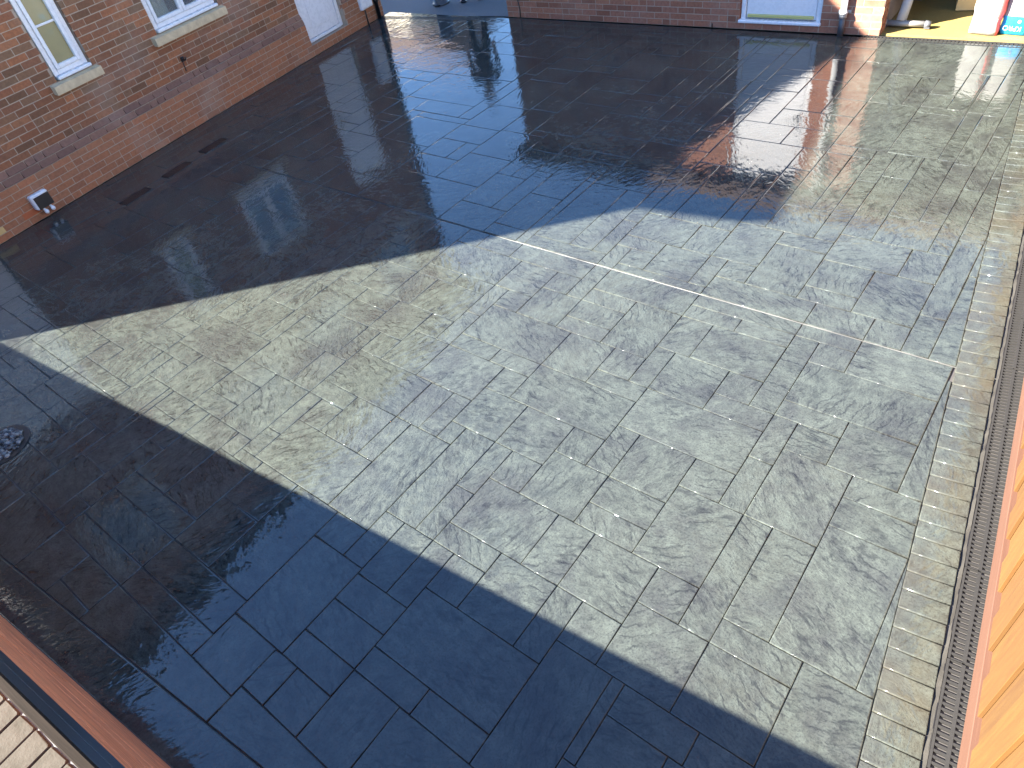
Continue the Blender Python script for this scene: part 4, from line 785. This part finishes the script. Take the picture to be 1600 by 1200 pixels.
# ================================================================== timber fence on the right
FA = math.atan(0.0945)
fen = empty('timber_fence', (0.632, 0, 0), FA)
tag(fen, 'tall sunlit golden pine fence of upright boards along the right edge', 'fence')
gmesh = None
y = -1.2
while y < 8.85:
    L_ = min(2.4, 8.9 - y)
    q = MB(); q.bbox(-0.020, 0.030, y + 0.003, y + L_ - 0.003, 0.004, 0.150, b=0.003); q.build('gravel_board', 'gravelboard', fen)
    q = MB(); q.bbox(0.035, 0.125, y - 0.05, y + 0.05, 0.0, 1.85, b=0.004); q.build('post', 'post', fen)
    y += 2.4
bd = MB(); bd.bbox(-0.008, 0.008, 0.0, 0.160, 0.0, 1.72, b=0.0015)   # upright boards, every second one set forward
bme = bd.mesh('board'); y = -1.2
while y < 8.8:
    kb = int(round((y + 1.2) / 0.15)); link('board', bme, 'pine', fen, (-0.002 if kb % 2 else 0.0145, y, 0.092 + random.uniform(-0.001, 0.002))); y += 0.150
for z in (0.4, 1.0, 1.6):
    q = MB(); q.bbox(0.025, 0.065, -1.2, 8.85, z, z + 0.08, b=0.004); q.build('rail', 'post', fen)
q = MB(); q.bbox(-0.02, 0.04, -1.2, 8.85, 1.815, 1.845, b=0.004); q.build('capping', 'pine', fen)

# ================================================================== low fence under the camera
QA = math.atan(0.094)
ff = empty('board_fence', (0, -0.2285, 0), QA)
tag(ff, 'chest high fence of red brown boards with blue black top board at bottom left', 'fence')
NB = 8; hb = 1.09 / NB
x = -8.55
for k in range(NB):
    for (a, b) in ((-8.55, -5.7), (-5.7, -2.9), (-2.9, -0.1), (-0.1, 0.6)):
        q = MB(); q.bbox((a - b) / 2 + 0.0015, (b - a) / 2 - 0.0015, -0.024, 0.0, 0.0, hb - 0.004, b=0.003)
        q.build('board', 'redwood', ff, ((a + b) / 2, random.uniform(-0.002, 0.001), 0.004 + k * hb))
for k in range(2):
    for (a, b) in ((-8.55, -5.7), (-5.7, -2.9), (-2.9, -0.1), (-0.1, 0.6)):
        q = MB(); q.bbox((a - b) / 2 + 0.0015, (b - a) / 2 - 0.0015, -0.024, 0.002, 0.0, 0.173, b=0.003)
        q.build('top_board', 'bluewood', ff, ((a + b) / 2, 0.0, 1.096 + k * 0.176))
for a in (-8.5, -5.7, -2.9, -0.1):
    q = MB(); q.bbox(a - 0.04, a + 0.04, -0.105, -0.026, 0.0, 1.44, b=0.004); q.build('post', 'brownwood', ff)
for (a, b) in ((-8.55, -5.7), (-5.7, -2.9), (-2.9, -0.1), (-0.1, 0.6)):
    q = MB(); q.bbox((a - b) / 2 + 0.001, (b - a) / 2 - 0.001, -0.025, 0.003, 0.0, 0.022, b=0.004); q.build('capping', 'brownwood', ff, ((a + b) / 2, 0, 1.449))

# sunny sett paving beyond that fence
pv = MB(); pv.add([qpt(-8.5, -0.262) + (-0.02,), qpt(-8.5, -6) + (-0.02,), qpt(0.8, -6) + (-0.02,), qpt(0.8, -0.262) + (-0.02,)], [(0, 1, 2, 3)])
pave = tag(pv.build('paving', 'black'), kind='structure')
random.seed(14)
def sett(w, l):
    P = [(-w / 2, -l / 2), (w / 2, -l / 2), (w / 2, l / 2), (-w / 2, l / 2)]
    c = 0.007; O = []
    for i in range(4):
        a, b = P[i], P[(i + 1) % 4]
        dx, dy = b[0] - a[0], b[1] - a[1]; n_ = math.hypot(dx, dy)
        O += [(a[0] + dx / n_ * c, a[1] + dy / n_ * c), (b[0] - dx / n_ * c, b[1] - dy / n_ * c)]
    O = [(p[0] + random.uniform(-.004, .004), p[1] + random.uniform(-.004, .004)) for p in O]
    vs = [(p[0], p[1], -0.03) for p in O] + [(p[0], p[1], -0.006) for p in O] + [(p[0] * 0.93, p[1] * 0.96, random.uniform(0.0, 0.004)) for p in O]
    fs = [(i * 8 + k, i * 8 + (k + 1) % 8, (i + 1) * 8 + (k + 1) % 8, (i + 1) * 8 + k) for i in range(2) for k in range(8)] + [tuple(16 + k for k in range(8))]
    mb = MB(); mb.add(vs, fs); return mb.mesh('sett')
SMs = [sett(0.144, 0.294) for _ in range(6)]
HM = [sett(0.144, 0.19) for _ in range(4)]
for r_ in range(4):
    for c_ in range(44):
        xx = -6.4 + c_ * 0.152 + (0.07 if r_ % 2 else 0); p = qpt(xx, -0.368 if r_ == 0 else -0.318 - r_ * 0.306)
        link('sett', random.choice(SMs if r_ else HM), 'sett', pave, (p[0], p[1], 0), (0, 0, QA + random.uniform(-0.03, 0.03)))

# ================================================================== small things on the driveway
def cover(x, y, label):
    r = empty('drain_cover', (x, y, 0.0015), HA); tag(r, label, 'drain cover', 'dark drain covers beside the house wall')
    q = MB(); l, w = 0.185, 0.075
    q.box(-w, -w + 0.014, -l, l, -0.004, 0.006); q.box(w - 0.014, w, -l, l, -0.004, 0.006); q.box(-w + 0.014, w - 0.014, -l, -l + 0.014, -0.004, 0.006); q.box(-w + 0.014, w - 0.014, l - 0.014, l, -0.004, 0.006)
    q.build('frame', 'iron', r)
    q = MB(); q.box(-w + 0.016, w - 0.016, -l + 0.016, l - 0.016, -0.004, 0.003)
    for k in range(7): q.box(-w + 0.02, w - 0.02, -l + 0.03 + k * 0.047, -l + 0.042 + k * 0.047, 0.003, 0.005)
    q.build('lid', 'iron', r)
cover(-8.42, 3.95, 'dark rectangular drain cover by the house wall, farthest of three')
cover(-8.30, 3.34, 'dark rectangular drain cover by the house wall, middle of three')
cover(-8.20, 2.72, 'dark rectangular drain cover by the house wall, nearest of three')
pit = empty('pebble_pit', (-5.42, 0.0, 0.0)); tag(pit, 'round sunken ring filled with dark pebbles at the left edge', 'pebble ring')
q = MB(); seg = 40
for k in range(seg):
    pass
ro, ri = 0.215, 0.185
vs = []
for (rr, z) in ((ro, -0.004), (ro, 0.004), (ri, 0.004), (ri, -0.03)):
    vs += [(rr * math.cos(2 * math.pi * k / seg), rr * math.sin(2 * math.pi * k / seg), z) for k in range(seg)]
q.add(vs, [(i * seg + k, i * seg + (k + 1) % seg, (i + 1) * seg + (k + 1) % seg, (i + 1) * seg + k) for i in range(3) for k in range(seg)])
q.add([(ri * 1.01 * math.cos(2 * math.pi * k / seg), ri * 1.01 * math.sin(2 * math.pi * k / seg), 0.0028) for k in range(seg)], [tuple(range(seg))])
q.build('rim', 'black', pit)
q = MB(); random.seed(31)
for k in range(230):
    a = random.uniform(0, 6.283); rr = 0.168 * math.sqrt(random.random()); s_ = random.uniform(0.011, 0.022)
    q.blob((rr * math.cos(a), rr * math.sin(a), 0.004 + random.uniform(0, 0.008)), s_, random.uniform(0.7, 1.2), random.uniform(0.7, 1.2), random.uniform(0.45, 0.7), 7, 5)
o = q.build('pebbles', 'pebble', pit); o['kind'] = 'stuff'

# ================================================================== things in the garage entrance
random.seed(40)
def sack(w, d_, h, lean=0.0, seed=0):
    """a filled paper sack standing on end: rounded, creased, pinched at top and bottom"""
    nu, nv = 20, 14; vs = []; rnd_ = random.Random(seed)
    for j in range(nv + 1):
        t = j / nv; z = h * t
        pin = min(1.0, 0.55 + 2.6 * t, 0.30 + 3.2 * (1 - t))
        for i in range(nu):
            a = 2 * math.pi * i / nu; ca, sa = math.cos(a), math.sin(a)
            x = w / 2 * math.copysign(abs(ca) ** 0.45, ca); y = d_ / 2 * math.copysign(abs(sa) ** 0.6, sa) * pin
            wob = noise.noise(Vector((x * 9 + seed, y * 9, z * 11))) * 0.012
            vs.append((x * (1 + 0.05 * math.sin(t * 3.1)) + wob + lean * z, y + wob, z))
    fs = [(j * nu + i, j * nu + (i + 1) % nu, (j + 1) * nu + (i + 1) % nu, (j + 1) * nu + i) for j in range(nv) for i in range(nu)]
    fs += [tuple(reversed(range(nu))), tuple(nv * nu + i for i in range(nu))]
    mb = MB(); mb.add(vs, fs, True); me = mb.mesh('sack'); return me, nu, nv
b1 = empty('cement_sack', (-1.135, 9.15, 0.014), R(-8)); tag(b1, 'white paper sack with a red side stripe standing in the garage entrance', 'sack')
me, nu, nv = sack(0.27, 0.13, 0.62, 0.02, 1); me.materials.append(M['whitebag']); me.materials.append(M['redstripe'])
for p in me.polygons:
    c = p.center
    if c.x - 0.02 * c.z > 0.117: p.material_index = 1
o = link('sack_body', me, None, b1)
b2 = empty('cement_sack', (-0.865, 9.20, 0.014), R(-8)); tag(b2, 'white sack with blue printed lower band beside the red striped sack', 'sack')
me, nu, nv = sack(0.26, 0.13, 0.66, 0.03, 2); me.materials.append(M['whitebag']); me.materials.append(M['bluebag'])
for p in me.polygons:
    if p.center.z < 0.17: p.material_index = 1
link('sack_body', me, None, b2)
def lettering(name, text, size, parent, loc, rot, mat, ext=0.0012):
    cu_ = bpy.data.curves.new(name, 'FONT'); cu_.body = text; cu_.size = size; cu_.extrude = ext; cu_.align_x = 'CENTER'; cu_.align_y = 'CENTER'
    tmp = bpy.data.objects.new(name, cu_); COL.objects.link(tmp)
    bpy.context.view_layer.update()
    me = bpy.data.meshes.new_from_object(tmp.evaluated_get(bpy.context.evaluated_depsgraph_get()))
    bpy.data.objects.remove(tmp); me.materials.clear()
    return link(name, me, mat, parent, loc, rot)
lettering('lettering', 'KPRO', 0.068, b2, (-0.005, -0.073, 0.075), (R(90), R(180), 0), 'whitebag')
q = MB(); q.blob((0.045, -0.066, 0.14), 0.018, 1, 0.25, 1, 12, 8); q.build('print_dot', 'whitebag', b2)

# cardboard box behind the sacks
cb = empty('cardboard_box', (-1.40, 9.98, 0.014), R(12)); tag(cb, 'open yellow brown cardboard box behind the sacks in the garage', 'box')
q = MB()
for a in ((-0.19, 0.19, -0.15, -0.145, 0.005, 0.25), (-0.19, 0.19, 0.145, 0.15, 0.005, 0.25), (-0.19, -0.185, -0.145, 0.145, 0.005, 0.25), (0.185, 0.19, -0.145, 0.145, 0.005, 0.25), (-0.185, 0.185, -0.145, 0.145, 0.005, 0.010)): q.box(*a)
q.build('carton', 'card', cb)
for rx, yy in ((R(-130), -0.1475), (R(130), 0.1475)):
    q = MB(); q.box(-0.188, 0.188, -0.002, 0.002, 0.0, 0.13); q.build('flap', 'card', cb, (0, yy, 0.252), (rx, 0, 0))

# exercise bike: stabiliser feet, sloping frame, flywheel housing, saddle, handlebar
bk = empty('exercise_bike', (-1.92, 9.19, 0.014), R(4)); tag(bk, 'pale grey exercise bike standing on tube feet just inside the garage', 'exercise bike')
for (yy, nm) in ((0.0, 'front_foot'), (1.0, 'rear_foot')):
    q = MB(); q.tube([(-0.20, yy, 0.045), (0.20, yy, 0.045)], 0.033, 14); ft = q.build(nm, 'silver', bk)
    for sx in (-1, 1):
        q = MB(); q.tube([(sx * 0.195, yy, 0.043), (sx * 0.255, yy, 0.041)], [0.041, 0.034], 14); q.bbox(sx * 0.225 - 0.03, sx * 0.225 + 0.03, yy - 0.03, yy + 0.03, 0.0, 0.02, b=0.005); q.build('end_cap', 'silver' if sx < 0 else 'dgrey', ft)
q = MB(); q.tube([(-0.06, 0.03, 0.06), (-0.04, 0.14, 0.30), (-0.02, 0.22, 0.62), (0, 0.26, 1.05)], [0.055, 0.052, 0.042, 0.032], 14); q.build('front_post', 'grey', bk)
q = MB(); q.tube([(0, 0.97, 0.06), (0, 0.62, 0.26), (0, 0.30, 0.33)], 0.038, 12); q.build('main_frame', 'dgrey', bk)
q = MB(); q.tube([(-0.055, 0.42, 0.36), (0.055, 0.42, 0.36)], [0.20, 0.20], 28); q.build('flywheel_cover', 'dgrey', bk)
q = MB(); q.tube([(0, 0.62, 0.24), (0, 0.80, 0.82)], 0.028, 12); q.build('seat_post', 'silver', bk)
q = MB(); q.blob((0, 0.83, 0.86), 0.12, 1.0, 1.15, 0.32, 14, 8); q.blob((0, 0.70, 0.855), 0.075, 0.6, 1.3, 0.4, 12, 7); q.build('saddle', 'black', bk)
q = MB(); q.tube([(-0.24, 0.40, 1.08), (-0.22, 0.27, 1.10), (0, 0.25, 1.06), (0.22, 0.27, 1.10), (0.24, 0.40, 1.08)], 0.014, 10); q.build('handlebar', 'black', bk)
q = MB(); q.bbox(-0.09, 0.09, 0.235, 0.265, 1.09, 1.22, b=0.01); q.build('console', 'dgrey', bk)
for sx in (-1, 1):
    q = MB(); q.tube([(sx * 0.06, 0.42, 0.36), (sx * 0.085, 0.42 + sx * 0.07, 0.36 - sx * 0.14)], 0.012, 8); q.bbox(sx * 0.13 - 0.045, sx * 0.13 + 0.045, 0.42 + sx * 0.07 - 0.04, 0.42 + sx * 0.07 + 0.04, 0.36 - sx * 0.14 - 0.012, 0.36 - sx * 0.14 + 0.012, b=0.005); q.build('pedal', 'black', bk)
# storage crate in the dark of the garage
cr = empty('storage_crate', (-1.60, 10.85, 0.014), R(3)); tag(cr, 'dark lidded plastic crate at the back of the garage floor', 'crate')
q = MB(); q.add([(-0.28, -0.18, 0), (0.28, -0.18, 0), (0.28, 0.18, 0), (-0.28, 0.18, 0), (-0.31, -0.21, 0.30), (0.31, -0.21, 0.30), (0.31, 0.21, 0.30), (-0.31, 0.21, 0.30)], [(0, 3, 2, 1), (4, 5, 6, 7), (0, 1, 5, 4), (1, 2, 6, 5), (2, 3, 7, 6), (3, 0, 4, 7)]); q.build('tub', 'dgrey', cr)
q = MB(); q.bbox(-0.325, 0.325, -0.225, 0.225, 0.301, 0.335, b=0.01); q.build('lid', 'grey', cr)

# ================================================================== beyond the gap: person, bin, house across the road
def person(loc, rz, label):
    r = empty('person', loc, rz); tag(r, label, 'person')
    J = {'pel': (0, 0, .93, .15), 'wai': (0, 0, 1.06, .14), 'che': (0, .01, 1.26, .165), 'nek': (0, .0, 1.42, .065), 'hd0': (0, .015, 1.50, .075), 'hd1': (0, .02, 1.58, .098), 'hd2': (0, .01, 1.65, .07)}
    E = [('pel', 'wai'), ('wai', 'che'), ('che', 'nek'), ('nek', 'hd0'), ('hd0', 'hd1'), ('hd1', 'hd2')]
    for s_, n_ in ((-1, 'l'), (1, 'r')):
        J.update({n_ + 'hip': (s_ * .095, 0, .86, .095), n_ + 'kne': (s_ * .115, .02, .48, .062), n_ + 'ank': (s_ * .13, 0, .10, .042), n_ + 'toe': (s_ * .145, .12, .045, .038),
                  n_ + 'sho': (s_ * .185, 0, 1.35, .065), n_ + 'elb': (s_ * .245, -.02, 1.08, .045), n_ + 'wri': (s_ * .235, .07, .84, .030), n_ + 'plm': (s_ * .23, .09, .77, .036)})
        E += [('pel', n_ + 'hip'), (n_ + 'hip', n_ + 'kne'), (n_ + 'kne', n_ + 'ank'), (n_ + 'ank', n_ + 'toe'), ('che', n_ + 'sho'), (n_ + 'sho', n_ + 'elb'), (n_ + 'elb', n_ + 'wri'), (n_ + 'wri', n_ + 'plm')]
        for q_, (dx, dy, L1) in enumerate(((-.022, .012, .075), (-.007, .018, .085), (.008, .014, .08), (.022, .006, .062))):
            a, b = n_ + 'f%d' % q_, n_ + 'g%d' % q_
            J[a] = (s_ * .23 + dx, .09 + dy, .77 - .045, .0095); J[b] = (s_ * .23 + dx * 1.1, .09 + dy + .018, .77 - .045 - L1 * .8, .0085); E += [(n_ + 'plm', a), (a, b)]
        J[n_ + 't0'] = (s_ * .20, .125, .775, .011); J[n_ + 't1'] = (s_ * .205, .145, .735, .009); E += [(n_ + 'wri', n_ + 't0'), (n_ + 't0', n_ + 't1')]
    names = list(J); me = bpy.data.meshes.new('body'); me.from_pydata([J[k][:3] for k in names], [(names.index(a), names.index(b)) for a, b in E], [])
    ob = bpy.data.objects.new('tmp', me); COL.objects.link(ob)
    md = ob.modifiers.new('skin', 'SKIN'); 
    for i, k in enumerate(names):
        sv = me.skin_vertices[0].data[i]; sv.radius = (J[k][3], J[k][3] * (0.72 if k in ('pel', 'wai', 'che') else 1.0)); sv.use_root = (k == 'pel')
    sd = ob.modifiers.new('sub', 'SUBSURF'); sd.levels = sd.render_levels = 2
    bpy.context.view_layer.update()
    bme_ = bpy.data.meshes.new_from_object(ob.evaluated_get(bpy.context.evaluated_depsgraph_get())); bpy.data.objects.remove(ob)
    for k in ('cloth', 'cloth2', 'skin', 'black'): bme_.materials.append(M[k])
    for p in bme_.polygons:
        c = p.center; p.use_smooth = True
        arm = abs(c.x) > .17 and c.z < 1.2
        p.material_index = 2 if (c.z > 1.44 or (arm and .60 < c.z < .86)) else (3 if c.z < .085 else (1 if c.z < .95 and not arm else 0))
    link('body', bme_, None, r)
    q = MB(); q.blob((0, -0.005, 1.63), .112, .92, 1.0, .82, 14, 8); q.build('hair', 'hair', r)
    q = MB(); q.blob((0, .118, 1.575), .016, .7, 1, 1.4, 8, 6); q.build('nose', 'skin', r)
    for s_ in (-1, 1):
        q = MB(); q.blob((s_ * .034, .103, 1.605), .011, 1.2, .5, .7, 8, 6); q.build('eye', 'black', r)
        q = MB(); q.blob((s_ * .098, .01, 1.58), .026, .35, .8, 1.2, 8, 6); q.build('ear', 'skin', r)
        q = MB(); q.bbox(s_ * .145 - .05, s_ * .145 + .05, -.075, .185, 0.0, .03, b=.012); q.blob((s_ * .145, .055, .045), .062, .78, 2.0, .75, 14, 8); q.build('shoe', 'black', r)
    q = MB(); q.blob((0, .108, 1.525), .02, 1.3, .4, .3, 8, 5); q.build('mouth', 'redstripe', r)
    return r
person((-8.68, 9.44, 0.0), R(215), 'person in dark clothes and black shoes standing in the gap by the road')
bn_ = empty('pedal_bin', (-9.13, 9.13, -0.004), R(20)); tag(bn_, 'small dark bin on the road edge beside the standing person', 'bin')
q = MB(); q.tube([(0, 0, 0.0), (0, 0, 0.025), (0, 0, 0.026), (0, 0, 0.50)], [0.145, 0.145, 0.118, 0.128], 24); q.build('bin_body', 'dgrey', bn_)
q = MB(); q.tube([(0, 0, 0.502), (0, 0, 0.54), (0, 0, 0.585)], [0.136, 0.132, 0.07], 24); q.build('lid', 'black', bn_)
q = MB(); q.bbox(-0.04, 0.04, -0.20, -0.13, 0.006, 0.022, b=0.005); q.build('pedal', 'black', bn_)

def far_house(name, loc, rz, label, mat):
    fh = empty(name, loc, rz); tag(fh, label, 'house')
    q = MB(); q.box(-6, 6, 0, 7, 0, 5.2); q.build('wall', mat, fh)
    q = MB(); q.add([(-6.3, -0.35, 5.15), (6.3, -0.35, 5.15), (6.3, 7.35, 5.15), (-6.3, 7.35, 5.15), (-6.3, 3.5, 7.9), (6.3, 3.5, 7.9)], [(0, 1, 5, 4), (2, 3, 4, 5), (0, 4, 3), (1, 2, 5), (0, 3, 2, 1)]); q.build('roof', 'roof', fh)
    for (a, b) in ((-4.6, -3.2), (-1.2, 0.4), (2.6, 4.2)):
        for (lo, hi) in ((0.9, 2.1), (3.3, 4.5)):
            if lo < 1 and a == -1.2: continue
            q = MB(); q.box(a, b, -0.05, 0.02, lo, hi); w_ = q.build('window', 'upvc', fh)
            for k in range(2):
                q = MB(); x0 = a + 0.07 + k * (b - a - 0.07) / 2; q.box(x0, x0 + (b - a) / 2 - 0.1, -0.058, -0.051, lo + 0.07, hi - 0.07); q.build('pane', 'glass', w_)
    q = MB(); q.box(-0.8, 0.2, -0.05, 0.02, 0.0, 2.1); q.build('door', 'redstripe', fh)
far_house('rendered_house', (-28.9, 20.5, 0), R(4), 'cream rendered house across the road beyond the gap', 'cream')
far_house('rendered_house', (5.2, 4.5, 0), R(-90) + FA, 'unseen cream house added behind the tall pine fence to bounce warm light', 'cream')  # out-of-view neighbour added to throw warm bounce onto the shaded walls
